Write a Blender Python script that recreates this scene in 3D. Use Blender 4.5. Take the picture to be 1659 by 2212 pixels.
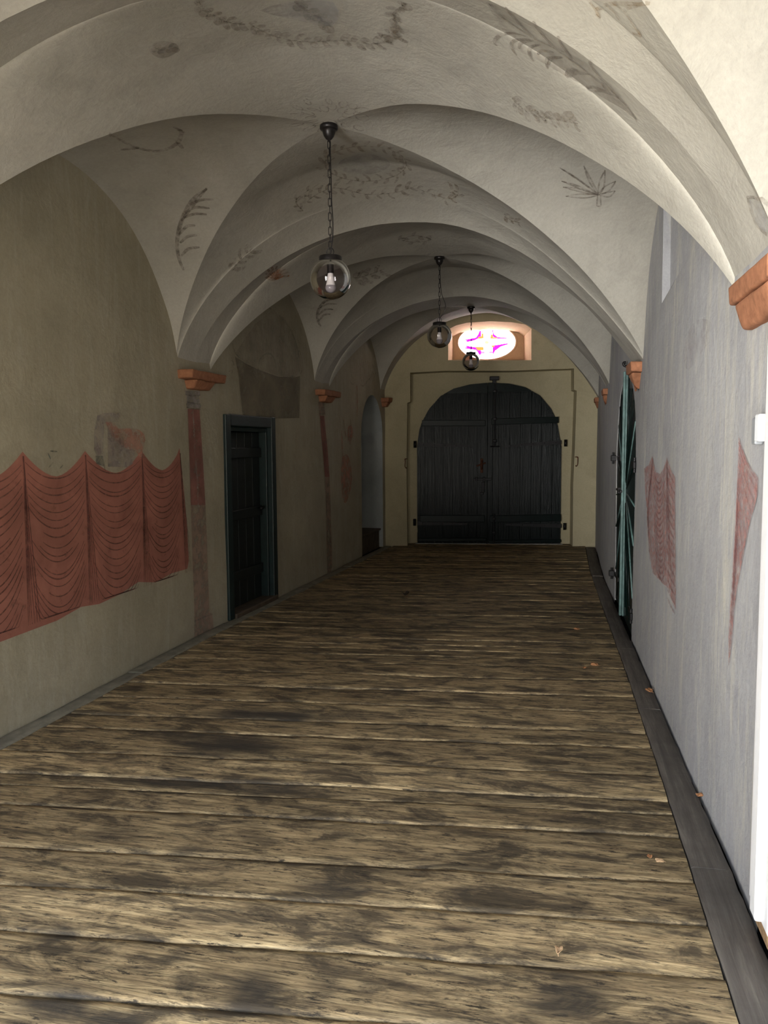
import bpy, bmesh, math, random
import numpy as np
from mathutils import Vector, Matrix, noise
from mathutils.geometry import tessellate_polygon
from mathutils.bvhtree import BVHTree

random.seed(11)
S = bpy.context.scene
COL = S.collection
for o in list(bpy.data.objects):
    bpy.data.objects.remove(o)

# ------------------------------------------------------------------ camera
W_PX, H_PX, F_PX = 1659.0, 2212.0, 1700.0
CF = Vector((-0.21580019, 0.97294592, -0.08250157))
CR = Vector((0.97636372, 0.21605123, -0.00597951))
CU = Vector((-0.01200683, 0.08184192, 0.996573))
CPOS = Vector((0.0, 0.0, 1.6))
cam = bpy.data.cameras.new('camera')
cam_o = bpy.data.objects.new('camera', cam)
COL.objects.link(cam_o)
cam.sensor_fit = 'AUTO'
cam.sensor_width = 36.0
cam.lens = F_PX / H_PX * 36.0
cam.clip_start = 0.05
m = Matrix.Identity(4)
for i in range(3):
    m[i][0], m[i][1], m[i][2], m[i][3] = CR[i], CU[i], -CF[i], CPOS[i]
cam_o.matrix_world = m
S.camera = cam_o

# ------------------------------------------------------------------ view, world, light
S.view_settings.view_transform = 'Standard'
S.view_settings.look = 'None'
S.view_settings.gamma = 1.0
S.view_settings.use_curve_mapping = False
S.view_settings.exposure = 0.48
S.cycles.use_denoising = True
S.cycles.max_bounces = 8
S.cycles.diffuse_bounces = 4
S.cycles.glossy_bounces = 3
S.cycles.use_adaptive_sampling = True
S.cycles.adaptive_threshold = 0.1
S.cycles.adaptive_min_samples = 16
S.cycles.transparent_max_bounces = 16
S.cycles.sample_clamp_indirect = 10.0

# what the gateway looks out on: (height of the direction, colour towards the left, colour towards the right)
LOW_GLOW = (66, 61, 50)                              # glow patch added low left for the nearest vault; stands for sunlit paving
YARD = [(-1.00, (1.2, 1.1, 0.95), (1.0, 0.9, 0.7)),
        (-0.48, (1.2, 1.1, 0.95), (1.0, 0.9, 0.7)),   # paving in the shade of the gatehouse
        (-0.32, (1.2, 1.1, 0.95), (1.0, 0.9, 0.7)),
        (-0.25, (11, 10.6, 9.8), (6.5, 5.8, 4.6)),
        (-0.03, (11, 10.6, 9.8), (6.5, 5.8, 4.6)),
        (0.03, (2.4, 2.4, 2.4), (3.2, 2.9, 2.3)),   # band above the horizon, dimmed to darken the far floor
        (0.20, (2.4, 2.5, 2.7), (3.2, 3.0, 2.4)),
        (0.34, (15, 17.5, 21), (11, 13, 16)),
        (1.00, (15, 18.5, 24), (11, 13.5, 18))]
YARD_MAX = 30.0
w = bpy.data.worlds.new('daylight')
S.world = w
w.use_nodes = True
nt = w.node_tree
nt.nodes.clear()
N = nt.nodes.new
tc = N('ShaderNodeTexCoord')
sep = N('ShaderNodeSeparateXYZ')
nt.links.new(tc.outputs['Generated'], sep.inputs[0])
mr = N('ShaderNodeMapRange'); mr.inputs[1].default_value = -1.0; mr.inputs[2].default_value = 1.0
nt.links.new(sep.outputs['Z'], mr.inputs[0])
ramps = []
for side in (1, 2):
    r = N('ShaderNodeValToRGB')
    el = r.color_ramp.elements
    while len(el) < len(YARD): el.new(0.5)
    for e, st in zip(el, YARD):
        e.position = (st[0] + 1) / 2
        e.color = (*[q / YARD_MAX for q in st[side]], 1)
    nt.links.new(mr.outputs[0], r.inputs[0])
    ramps.append(r)
mrx = N('ShaderNodeMapRange'); mrx.inputs[1].default_value = -0.05; mrx.inputs[2].default_value = 0.2
nt.links.new(sep.outputs['X'], mrx.inputs[0])
mixf = N('ShaderNodeMix'); mixf.data_type = 'RGBA'
nt.links.new(mrx.outputs[0], mixf.inputs[0])
nt.links.new(ramps[0].outputs[0], mixf.inputs[6]); nt.links.new(ramps[1].outputs[0], mixf.inputs[7])
bg = N('ShaderNodeBackground'); bg.inputs[1].default_value = YARD_MAX
def step_(sock, a, b_):
    n_ = N('ShaderNodeMapRange'); n_.inputs[1].default_value = a; n_.inputs[2].default_value = b_
    nt.links.new(sep.outputs[sock], n_.inputs[0])
    return n_.outputs[0]
LEFT_GLOW = (47, 46.5, 45)                             # glow patch added on the left to light the right walls; nothing built there
def times(a, b_):
    n_ = N('ShaderNodeMath'); n_.operation = 'MULTIPLY'
    nt.links.new(a, n_.inputs[0]); nt.links.new(b_, n_.inputs[1])
    return n_.outputs[0]
fmask = times(step_('X', -0.085, -0.19), times(step_('Z', -0.40, -0.28), step_('Z', 0.24, 0.12)))
mixw = N('ShaderNodeMix'); mixw.data_type = 'RGBA'
nt.links.new(fmask, mixw.inputs[0]); nt.links.new(mixf.outputs[2], mixw.inputs[6])
mixw.inputs[7].default_value = (*[q / YARD_MAX for q in LEFT_GLOW], 1)
mm = N('ShaderNodeMath'); mm.operation = 'MULTIPLY'
mx_ = N('ShaderNodeMath'); mx_.operation = 'MULTIPLY_ADD'          # ... and less of it to the right
nt.links.new(step_('X', 0.34, 0.46), mx_.inputs[0]); mx_.inputs[1].default_value = 0.22
nt.links.new(step_('X', -0.36, -0.46), mx_.inputs[2])
nt.links.new(mx_.outputs[0], mm.inputs[0]); nt.links.new(step_('Z', -0.28, -0.40), mm.inputs[1])
mixs = N('ShaderNodeMix'); mixs.data_type = 'RGBA'
nt.links.new(mm.outputs[0], mixs.inputs[0]); nt.links.new(mixw.outputs[2], mixs.inputs[6])
mixs.inputs[7].default_value = (*[q / YARD_MAX for q in LOW_GLOW], 1)
nt.links.new(mixs.outputs[2], bg.inputs[0])
wo = N('ShaderNodeOutputWorld'); nt.links.new(bg.outputs[0], wo.inputs[0])


# the gateway behind the camera: two openings, with an added pillar between to shade the floor
FRONT_A, FRONT_B = Vector((-3.25, -0.80)), Vector((0.95, -0.42))   # inner face of the front wall
FRONT_OPEN = [(-2.80, -1.50, 2.75), (-0.52, 0.52, 2.60)]


def front(s, z, off=0.0):
    """s = x; off outwards"""
    t = (s - FRONT_A.x) / (FRONT_B.x - FRONT_A.x)
    p = FRONT_A.lerp(FRONT_B, t)
    d = (FRONT_B - FRONT_A).normalized()
    return Vector((p.x + d.y * off, p.y - d.x * off, z))


for k, (xa, xb, zt) in enumerate(FRONT_OPEN):
    li = bpy.data.lights.new('sky_portal', 'AREA')
    li.shape = 'RECTANGLE'
    li.size = (xb - xa) * 1.02
    li.size_y = zt + 0.02
    li.cycles.is_portal = True
    lo = bpy.data.objects.new('sky_portal', li)
    COL.objects.link(lo)
    lo.location = front((xa + xb) / 2, zt / 2, 0.02)
    d = (FRONT_B - FRONT_A).normalized()
    nrm = Vector((-d.y, d.x, 0))        # into the passage
    lo.rotation_euler = (-nrm).to_track_quat('Z', 'Y').to_euler()


# ------------------------------------------------------------------ helpers
def tag(o, label=None, cat=None, group=None, kind=None):
    if label: o['label'] = label
    if cat: o['category'] = cat
    if group: o['group'] = group
    if kind: o['kind'] = kind
    return o


def empty(name, loc, label=None, cat=None, group=None, kind=None, rz=0.0):
    o = bpy.data.objects.new(name, None)
    COL.objects.link(o)
    o.location = loc
    o.rotation_euler = (0, 0, rz)
    o.empty_display_size = 0.1
    return tag(o, label, cat, group, kind)


def obj(name, bm, mats, parent=None, smooth=True, world=False, auto=None):
    """link bm as ONE object; world=True: bm is in world space though parent is placed"""
    me = bpy.data.meshes.new(name)
    if world and parent is not None:
        M = Matrix.LocRotScale(parent.location, parent.rotation_euler, None).inverted()
        bm.transform(M)
    bm.normal_update()
    bm.to_mesh(me)
    bm.free()
    for mt in (mats if isinstance(mats, (list, tuple)) else [mats]):
        me.materials.append(mt)
    if smooth:
        me.shade_smooth()
        if auto is not None:
            me.set_sharp_from_angle(angle=math.radians(auto))
    o = bpy.data.objects.new(name, me)
    COL.objects.link(o)
    if parent is not None:
        o.parent = parent
    return o


def add_box(bm, c, s, bev=0.0, R=None, seg=2, mat=0):
    b = bmesh.new()
    bmesh.ops.create_cube(b, size=1.0)
    bmesh.ops.scale(b, vec=s, verts=b.verts)
    if bev:
        bmesh.ops.bevel(b, geom=b.edges[:], offset=bev, segments=seg, profile=0.5, affect='EDGES')
    T = Matrix.Translation(c) @ (R.to_4x4() if R is not None else Matrix.Identity(4))
    b.transform(T)
    merge(bm, b, mat)


def merge(bm, b, mat=0):
    mp = {}
    for v in b.verts:
        mp[v] = bm.verts.new(v.co)
    for f in b.faces:
        try:
            nf = bm.faces.new([mp[v] for v in f.verts])
            nf.material_index = mat if mat else f.material_index
        except ValueError:
            pass
    b.free()


def add_lathe(bm, prof, seg=32, c=(0, 0, 0), mat=0):
    rings = []
    for r, z in prof:
        if r < 1e-5:
            rings.append([bm.verts.new((c[0], c[1], c[2] + z))])
        else:
            rings.append([bm.verts.new((c[0] + r * math.cos(2 * math.pi * k / seg), c[1] + r * math.sin(2 * math.pi * k / seg), c[2] + z)) for k in range(seg)])
    for a, b in zip(rings, rings[1:]):
        for k in range(seg):
            k2 = (k + 1) % seg
            vs = ([a[0]] if len(a) == 1 else [a[k], a[k2]]) + ([b[0]] if len(b) == 1 else [b[k2], b[k]])
            if len(vs) > 2:
                f = bm.faces.new(vs)
                f.material_index = mat


def add_tube(bm, pts, r, seg=8, closed=False, mat=0):
    pts = [Vector(p) for p in pts]
    n = len(pts)
    rings = []
    prev = None
    for i, p in enumerate(pts):
        if closed:
            t = (pts[(i + 1) % n] - pts[i - 1]).normalized()
        else:
            t = (pts[min(i + 1, n - 1)] - pts[max(i - 1, 0)]).normalized()
        if prev is None:
            a = Vector((0, 0, 1)) if abs(t.z) < 0.9 else Vector((1, 0, 0))
            u = t.cross(a).normalized()
        else:
            u = (prev - t * prev.dot(t)).normalized()
        prev = u
        v = t.cross(u)
        rr = r[i] if isinstance(r, (list, tuple)) else r
        rings.append([bm.verts.new(p + (u * math.cos(2 * math.pi * k / seg) + v * math.sin(2 * math.pi * k / seg)) * rr) for k in range(seg)])
    pairs = list(zip(rings, rings[1:])) + ([(rings[-1], rings[0])] if closed else [])
    for a, b in pairs:
        for k in range(seg):
            f = bm.faces.new([a[k], a[(k + 1) % seg], b[(k + 1) % seg], b[k]])
            f.material_index = mat
    if not closed:
        bm.faces.new(rings[0][::-1]).material_index = mat
        bm.faces.new(rings[-1]).material_index = mat


def sheet(outline, holes, fn, step=None, tol=1e-5):
    """2-D polygon with holes, cut into a grid of cells and mapped by fn(a, b) -> Vector"""
    loops = [[Vector((p[0], p[1], 0)) for p in outline]] + [[Vector((p[0], p[1], 0)) for p in h] for h in holes]
    flat = [p for l in loops for p in l]
    bm = bmesh.new()
    vs = [bm.verts.new(p) for p in flat]
    for t in tessellate_polygon(loops):
        try:
            bm.faces.new([vs[i] for i in t])
        except ValueError:
            pass
    if step:
        sx, sy = step if isinstance(step, (tuple, list)) else (step, step)
        for ax, st in ((0, sx), (1, sy)):
            lo = min(p[ax] for p in flat); hi = max(p[ax] for p in flat)
            k = math.ceil((lo + 1e-4) / st)
            while k * st < hi - 1e-4:
                co = [0, 0, 0]; no = [0, 0, 0]
                co[ax] = k * st; no[ax] = 1
                bmesh.ops.bisect_plane(bm, geom=bm.verts[:] + bm.edges[:] + bm.faces[:], plane_co=co, plane_no=no, dist=tol)
                k += 1
    for v in bm.verts:
        v.co = fn(v.co.x, v.co.y)
    return bm


def reveal(bm, loop, fn, d0, d1, mat=0, closed=True):
    """side faces of an opening, from depth d0 to d1; fn(a, b, depth)"""
    A = [bm.verts.new(fn(p[0], p[1], d0)) for p in loop]
    B = [bm.verts.new(fn(p[0], p[1], d1)) for p in loop]
    n = len(loop)
    for i in range(n if closed else n - 1):
        j = (i + 1) % n
        bm.faces.new([A[i], A[j], B[j], B[i]]).material_index = mat


def face_to(bm, target_fn):
    """turn faces so that normals look to where target_fn(center) points"""
    bm.normal_update()
    for f in bm.faces:
        if f.normal.dot(target_fn(f.calc_center_median())) < 0:
            f.normal_flip()


def catmull(pts, n=8, closed=False):
    pts = [Vector(p) for p in pts]
    out = []
    m_ = len(pts)
    for i in range(m_ if closed else m_ - 1):
        p0 = pts[i - 1] if (i > 0 or closed) else pts[0]
        p1 = pts[i]
        p2 = pts[(i + 1) % m_]
        p3 = pts[(i + 2) % m_] if (i + 2 < m_ or closed) else pts[-1]
        for k in range(n):
            t = k / n
            out.append(0.5 * ((2 * p1) + (p2 - p0) * t + (2 * p0 - 5 * p1 + 4 * p2 - p3) * t * t + (3 * p1 - p0 - 3 * p2 + p3) * t ** 3))
    if not closed:
        out.append(pts[-1])
    return out


def arc(cx, cy, rx, ry, a0, a1, n):
    return [(cx + rx * math.cos(math.radians(a0 + (a1 - a0) * k / n)), cy + ry * math.sin(math.radians(a0 + (a1 - a0) * k / n))) for k in range(n + 1)]


def ray(px, py):
    return (CF + CR * ((px - W_PX / 2) / F_PX) - CU * ((py - H_PX / 2) / F_PX))


# ------------------------------------------------------------------ materials
class Mat:
    def __init__(s, name):
        s.m = bpy.data.materials.new(name)
        s.m.use_nodes = True
        s.t = s.m.node_tree
        s.b = s.t.nodes['Principled BSDF']
        s.out = s.t.nodes['Material Output']

    def n(s, typ, **kw):
        nd = s.t.nodes.new(typ)
        for k, v in kw.items():
            setattr(nd, k, v)
        return nd

    def l(s, a, b):
        s.t.links.new(a, b)

    def coords(s, scale=(1, 1, 1), rot=(0, 0, 0)):
        tcn = s.n('ShaderNodeTexCoord')
        mp = s.n('ShaderNodeMapping')
        mp.inputs['Scale'].default_value = scale
        mp.inputs['Rotation'].default_value = rot
        s.l(tcn.outputs['Object'], mp.inputs[0])
        return mp.outputs[0]

    def noise(s, vec, scale, detail=6, rough=0.6, dist=0.0):
        nd = s.n('ShaderNodeTexNoise')
        nd.inputs['Scale'].default_value = scale
        nd.inputs['Detail'].default_value = detail
        nd.inputs['Roughness'].default_value = rough
        nd.inputs['Distortion'].default_value = dist
        s.l(vec, nd.inputs['Vector'])
        return nd.outputs['Fac']

    def ramp(s, fac, stops, interp='LINEAR'):
        r = s.n('ShaderNodeValToRGB')
        r.color_ramp.interpolation = interp
        el = r.color_ramp.elements
        while len(el) < len(stops):
            el.new(0.5)
        for e, (p, c) in zip(el, stops):
            e.position = p
            e.color = (*c, 1) if not isinstance(c, (int, float)) else (c, c, c, 1)
        s.l(fac, r.inputs[0])
        return r.outputs[0]

    def mix(s, fac, a, b, mode='MIX'):
        x = s.n('ShaderNodeMix', data_type='RGBA', blend_type=mode)
        for inp, v in ((0, fac), (6, a), (7, b)):
            if isinstance(v, (int, float)):
                x.inputs[inp].default_value = v if inp == 0 else (v, v, v, 1)
            elif isinstance(v, tuple):
                x.inputs[inp].default_value = (*v, 1)
            else:
                s.l(v, x.inputs[inp])
        return x.outputs[2]

    def bump(s, h, strength=0.3, dist=0.01, prev=None):
        b = s.n('ShaderNodeBump')
        b.inputs['Strength'].default_value = strength
        b.inputs['Distance'].default_value = dist
        s.l(h, b.inputs['Height'])
        if prev is not None:
            s.l(prev, b.inputs['Normal'])
        return b.outputs[0]

    def base(s, c):
        if isinstance(c, tuple):
            s.b.inputs['Base Color'].default_value = (*c, 1)
        else:
            s.l(c, s.b.inputs['Base Color'])

    def set(s, rough=None, spec=None, metal=None):
        if rough is not None: s.b.inputs['Roughness'].default_value = rough
        if spec is not None: s.b.inputs['Specular IOR Level'].default_value = spec
        if metal is not None: s.b.inputs['Metallic'].default_value = metal
        return s


def plaster(name, c0, c1, c2, streak=None, streak_amt=0.0, bump=0.35, bscale=9.0):
    """hand-trowelled limewash: clouds c0..c1, stains c2, optional vertical streaks"""
    M = Mat(name)
    v = M.coords()
    cl = M.ramp(M.noise(v, 1.1, 4, 0.62, 0.4), [(0.3, c0), (0.7, c1)])
    st = M.ramp(M.noise(v, 2.6, 5, 0.72, 0.8), [(0.5, 0.0), (0.78, 0.55)])
    col = M.mix(st, cl, c2)
    if streak:
        vs = M.coords((3.2, 3.2, 0.42))
        f = M.ramp(M.noise(vs, 2.6, 6, 0.74, 0.8), [(0.49, 0.0), (0.70, 1.0)])
        f2 = M.mix(1.0, f, streak_amt, 'MULTIPLY')
        col = M.mix(f2, col, streak)
    fine = M.noise(v, 48, 4, 0.72)
    col = M.mix(0.16, col, M.ramp(fine, [(0.3, 0.25), (0.7, 1.0)]), 'MULTIPLY')
    M.base(col)
    b1 = M.bump(M.noise(v, bscale, 5, 0.66, 0.3), bump, 0.02)
    b2 = M.bump(fine, 0.18, 0.006, b1)
    M.l(b2, M.b.inputs['Normal'])
    M.set(0.92, 0.15)
    return M.m


m_left = plaster('limewash_left', (0.325, 0.29, 0.212), (0.43, 0.385, 0.285), (0.27, 0.24, 0.175), (0.48, 0.445, 0.36), 0.4)
m_right = plaster('limewash_right', (0.32, 0.318, 0.325), (0.41, 0.408, 0.415), (0.275, 0.27, 0.295), (0.53, 0.505, 0.44), 0.8)
m_far = plaster('limewash_far', (0.44, 0.385, 0.25), (0.53, 0.47, 0.315), (0.37, 0.32, 0.215))
m_vault = plaster('limewash_vault', (0.375, 0.355, 0.31), (0.47, 0.445, 0.39), (0.30, 0.28, 0.245), None, 0, 0.45, 6.0)
m_reveal = plaster('limewash_window_niche', (0.46, 0.32, 0.20), (0.54, 0.39, 0.25), (0.40, 0.28, 0.18))
m_niche = plaster('limewash_stair_niche', (0.30, 0.32, 0.32), (0.40, 0.42, 0.42), (0.24, 0.26, 0.27))
m_outer = plaster('limewash_front', (0.45, 0.42, 0.36), (0.55, 0.51, 0.44), (0.38, 0.34, 0.28))


def flat(name, c, rough=0.6, spec=0.3, metal=0.0, var=0.25, scale=14.0, bump=0.15):
    M = Mat(name)
    v = M.coords()
    nz = M.noise(v, scale, 6, 0.65, 0.3)
    dark = tuple(x * (1 - var) for x in c)
    lite = tuple(min(1, x * (1 + var * 0.6)) for x in c)
    M.base(M.ramp(nz, [(0.3, dark), (0.72, lite)]))
    M.l(M.bump(nz, bump, 0.005), M.b.inputs['Normal'])
    M.set(rough, spec, metal)
    return M.m


def paint(name, c, cover=0.9, lo=0.35, hi=0.6, scale=14.0, var=0.3):
    """thin worn paint on plaster: patchy, lets the wall through"""
    M = Mat(name)
    v = M.coords()
    nz = M.noise(v, 3.5, 5, 0.6, 0.5)
    M.base(M.ramp(nz, [(0.3, tuple(x * (1 - var) for x in c)), (0.7, tuple(min(1, x * (1 + var)) for x in c))]))
    M.set(0.95, 0.1)
    tr = M.n('ShaderNodeBsdfTransparent')
    mx = M.n('ShaderNodeMixShader')
    f = M.ramp(M.noise(v, scale, 7, 0.72, 0.2), [(lo, 0.0), (hi, cover)])
    M.l(f, mx.inputs[0]); M.l(tr.outputs[0], mx.inputs[1]); M.l(M.b.outputs[0], mx.inputs[2])
    M.l(mx.outputs[0], M.out.inputs[0])
    return M.m


m_terra = flat('terracotta', (0.34, 0.15, 0.08), 0.85, 0.2, 0, 0.35, 22, 0.5)
m_iron = flat('black_iron', (0.018, 0.017, 0.018), 0.45, 0.4, 0.6, 0.4)
m_rust = flat('rusty_iron', (0.14, 0.055, 0.03), 0.7, 0.3, 0.3, 0.5)
m_greenpaint = flat('dark_green_paint', (0.003, 0.009, 0.008), 0.32, 0.13, 0, 0.5)
m_teal = flat('worn_teal_paint', (0.11, 0.19, 0.18), 0.45, 0.4, 0, 0.5)
m_white = flat('white_gloss_paint', (0.86, 0.86, 0.87), 0.35, 0.4, 0, 0.04)
m_plastic = flat('white_plastic', (0.78, 0.80, 0.83), 0.4, 0.4, 0, 0.04)
m_greyplastic = flat('grey_plastic', (0.25, 0.26, 0.27), 0.5, 0.4, 0, 0.1)
m_stone = flat('pale_stone', (0.42, 0.41, 0.38), 0.85, 0.2, 0, 0.4, 20, 0.6)
m_mat = flat('black_doormat', (0.012, 0.012, 0.013), 0.95, 0.1, 0, 0.5, 120, 1.0)
m_darkwood = flat('dark_stair_wood', (0.085, 0.062, 0.042), 0.65, 0.3, 0, 0.5, 10)
m_rawwood = flat('splintered_wood', (0.34, 0.22, 0.12), 0.8, 0.2, 0, 0.55, 30, 0.6)
m_black = flat('black_void', (0.006, 0.006, 0.006), 0.9, 0.1)
m_leaf = flat('dry_leaf', (0.42, 0.20, 0.09), 0.8, 0.2, 0, 0.5, 40)
m_leaf2 = flat('pale_dry_leaf', (0.55, 0.36, 0.20), 0.8, 0.2, 0, 0.4, 40)

# green gate: worn gloss paint on vertical boards
M = Mat('gate_green_gloss')
v = M.coords((14, 14, 0.9))
st = M.noise(v, 2.4, 8, 0.7, 0.5)
M.base(M.ramp(st, [(0.35, (0.002, 0.004, 0.004)), (0.62, (0.004, 0.008, 0.008)), (0.80, (0.016, 0.024, 0.024))]))
M.l(M.ramp(st, [(0.35, 0.27), (0.7, 0.13)]), M.b.inputs['Roughness'])
M.l(M.bump(st, 0.6, 0.008), M.b.inputs['Normal'])
M.b.inputs['Specular IOR Level'].default_value = 0.12
m_gate = M.m

# floor boards
PL_ANG = math.radians(6.0)
M = Mat('worn_floorboards')
at = M.n('ShaderNodeAttribute'); at.attribute_name = 'board'
tcn = M.n('ShaderNodeTexCoord')


def fmap(scale, k=7.0):
    mp = M.n('ShaderNodeMapping')
    mp.inputs['Rotation'].default_value = (0, 0, -PL_ANG)
    mp.inputs['Scale'].default_value = scale
    M.l(tcn.outputs['Object'], mp.inputs[0])
    ad = M.n('ShaderNodeVectorMath'); ad.operation = 'MULTIPLY_ADD'
    M.l(at.outputs['Color'], ad.inputs[0]); ad.inputs[1].default_value = (13 * k / 7, 17 * k / 7, 5 * k / 7)
    M.l(mp.outputs[0], ad.inputs[2])
    return ad.outputs[0]


g1 = M.noise(fmap((0.9, 16, 16)), 2.2, 6, 0.74, 0.9)       # long grain
g2 = M.noise(fmap((3.2, 46, 46)), 2.0, 5, 0.76, 0.4)        # fine fibres
pat = M.noise(fmap((1.6, 4.2, 4.2)), 2.1, 5, 0.72, 0.6)     # wear patches
big = M.noise(M.coords((0.7, 1.2, 1)), 1.0, 3, 0.5, 0.4)   # traffic
wood = M.ramp(g1, [(0.28, (0.16, 0.112, 0.064)), (0.5, (0.44, 0.325, 0.18)), (0.72, (0.72, 0.56, 0.325))])
wood = M.mix(0.75, wood, M.ramp(g2, [(0.36, 0.30), (0.54, 1.0)]), 'MULTIPLY')
ln = M.noise(fmap((0.75, 15, 15)), 2.0, 3, 0.5, 0.6)
rings = M.ramp(ln, [(0.455, 1.0), (0.47, 0.35), (0.485, 1.0), (0.53, 1.0), (0.54, 0.30), (0.55, 1.0), (0.62, 1.0), (0.632, 0.4), (0.645, 1.0)])
wood = M.mix(0.8, wood, rings, 'MULTIPLY')
grime = M.ramp(pat, [(0.44, 0.0), (0.60, 0.88)])
wood = M.mix(grime, wood, (0.055, 0.043, 0.030))
gd = M.ramp(M.noise(fmap((3.0, 15, 15)), 3.4, 5, 0.78, 0.25), [(0.55, 0.0), (0.63, 0.92)])
wood = M.mix(gd, wood, (0.03, 0.024, 0.018))
kn = M.n('ShaderNodeTexVoronoi'); kn.inputs['Scale'].default_value = 1.0
M.l(fmap((1.5, 5.0, 5.0)), kn.inputs['Vector'])
kd = M.mix(0.35, kn.outputs['Distance'], M.noise(fmap((6, 14, 14)), 2.0, 5, 0.7), 'ADD')
wood = M.mix(M.ramp(kd, [(0.20, 0.85), (0.36, 0.0)]), wood, (0.05, 0.036, 0.024))
wood = M.mix(M.ramp(at.outputs['Alpha'], [(0.05, 0.9), (0.9, 0.0)]), wood, (0.042, 0.036, 0.030))
tone = M.n('ShaderNodeSeparateColor'); M.l(at.outputs['Color'], tone.inputs[0])
tn = M.ramp(tone.outputs[0], [(0.0, (0.72, 0.70, 0.66)), (1.0, (1.12, 1.10, 1.05))])
wood = M.mix(1.0, wood, tn, 'MULTIPLY')
M.base(wood)
M.l(M.ramp(g1, [(0.3, 0.85), (0.75, 0.58)]), M.b.inputs['Roughness'])
M.b.inputs['Specular IOR Level'].default_value = 0.25
b1 = M.bump(g1, 0.30, 0.007)
b2 = M.bump(rings, 0.25, 0.003, M.bump(g2, 0.16, 0.002, b1))
M.l(b2, M.b.inputs['Normal'])
m_floor = M.m

M = Mat('border_boards')
v = M.coords((14, 0.8, 14))
g = M.noise(v, 2.4, 8, 0.7, 0.5)
c = M.ramp(g, [(0.3, (0.07, 0.06, 0.052)), (0.55, (0.13, 0.112, 0.095)), (0.75, (0.21, 0.185, 0.155))])
f = M.ramp(M.noise(M.coords(), 3.0, 7, 0.7), [(0.42, 0.0), (0.65, 0.6)])
M.base(M.mix(f, c, (0.06, 0.052, 0.045)))
M.l(M.bump(g, 0.5, 0.01), M.b.inputs['Normal'])
M.set(0.72, 0.3)
m_border = M.m
m_border_left = flat('dusty_border_strip', (0.22, 0.20, 0.155), 0.9, 0.15, 0, 0.35, 8, 0.4)


# ------------------------------------------------------------------ plan of the passage
LX = ([-1.2, 2.70, 6.20, 9.45, 12.44, 13.5], [-3.04, -3.04, -3.00, -2.865, -2.735, -2.69])
RX = ([-1.2, 3.05, 6.62, 9.95, 12.90, 13.5], [0.69, 0.665, 0.61, 0.56, 0.59, 0.60])


def xL(y): return float(np.interp(y, *LX))
def xR(y): return float(np.interp(y, *RX))
def wob(y, z, k): return 0.010 * noise.noise(Vector((y * 0.8, z * 0.8, k))) + 0.004 * noise.noise(Vector((y * 2.3, z * 2.3, k + 9)))
def left(y, z, d=0.0): return Vector((xL(y) + wob(y, z, 3.0) - d, y, z))          # d into the wall
def right(y, z, d=0.0): return Vector((xR(y) + wob(y, z, 7.0) + d, y, z))


FD = Vector((3.325, 0.46)).normalized()
FN = Vector((-FD.y, FD.x))
F0 = Vector((-2.735, 12.44))
def far(x, z, d=0.0):
    s = (x - F0.x) / FD.x
    p = F0 + FD * s + FN * (d + 0.5 * wob(x, z, 5.0))
    return Vector((p.x, p.y, z))
def far_s(x, z, d=0.0):           # without the plaster's unevenness
    s = (x - F0.x) / FD.x
    p = F0 + FD * s + FN * d
    return Vector((p.x, p.y, z))


def px_left(px, py, lift=0.003):
    d = ray(px, py); X = -3.0
    for _ in range(30):
        p = CPOS + d * (X / d.x); X = xL(p.y)
    return p.y, p.z
def px_right(px, py):
    d = ray(px, py); X = 0.63
    for _ in range(30):
        p = CPOS + d * (X / d.x); X = xR(p.y)
    return p.y, p.z
def px_far(px, py, off=0.0):
    d = ray(px, py)
    t = ((Vector((F0.x, F0.y)) + FN * off).dot(FN) - Vector((CPOS.x, CPOS.y)).dot(FN)) / Vector((d.x, d.y)).dot(FN)
    p = CPOS + d * t
    return p.x, p.z


# ------------------------------------------------------------------ vault
# piers: (x, y, springing height)
PIER = dict(FL=(-3.04, -0.72, 2.22), FR=(0.69, -0.40, 2.22), OL=(-3.04, 2.70, 2.22), OR=(0.665, 3.05, 2.165),
            AL=(-3.00, 6.20, 2.215), AR=(0.61, 6.62, 2.22), BL=(-2.865, 9.45, 2.28), BR=(0.56, 9.95, 2.27),
            CL=(-2.735, 12.44, 2.36), CR=(0.59, 12.90, 2.32))
# arches: near edge / far edge apex and fullness exponents (left, right)
BAYS = [  # corners n-left n-right f-left f-right, apex near, apex far, crown, kn(l,r), kf(l,r), kg(nl,nr,fl,fr), shift, bulge near, far
    dict(c=('FL', 'FR', 'OL', 'OR'), an=3.40, af=3.41, hc=3.50, kn=(.7, .7), kf=(.55, .72), kg=(.8, .8, .75, .82), sh=(-.12, .03), bu=(.04, .10)),
    dict(c=('OL', 'OR', 'AL', 'AR'), an=3.41, af=3.41, hc=3.52, kn=(.55, .72), kf=(.65, .98), kg=(.84, .86, .58, .86), sh=(-.17, .04), bu=(.07, .10)),
    dict(c=('AL', 'AR', 'BL', 'BR'), an=3.41, af=3.41, hc=3.52, kn=(.65, .98), kf=(.62, .8), kg=(.8, .86, .6, .84), sh=(-.03, .04), bu=(.07, .10)),
    dict(c=('BL', 'BR', 'CL', 'CR'), an=3.41, af=3.70, hc=3.55, kn=(.62, .8), kf=(.6, 1.0), kg=(.75, .84, .62, .9), sh=(-.11, .04), bu=(.06, 0.0)),
]
HW = 3.40
EPS = 0.165


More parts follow.
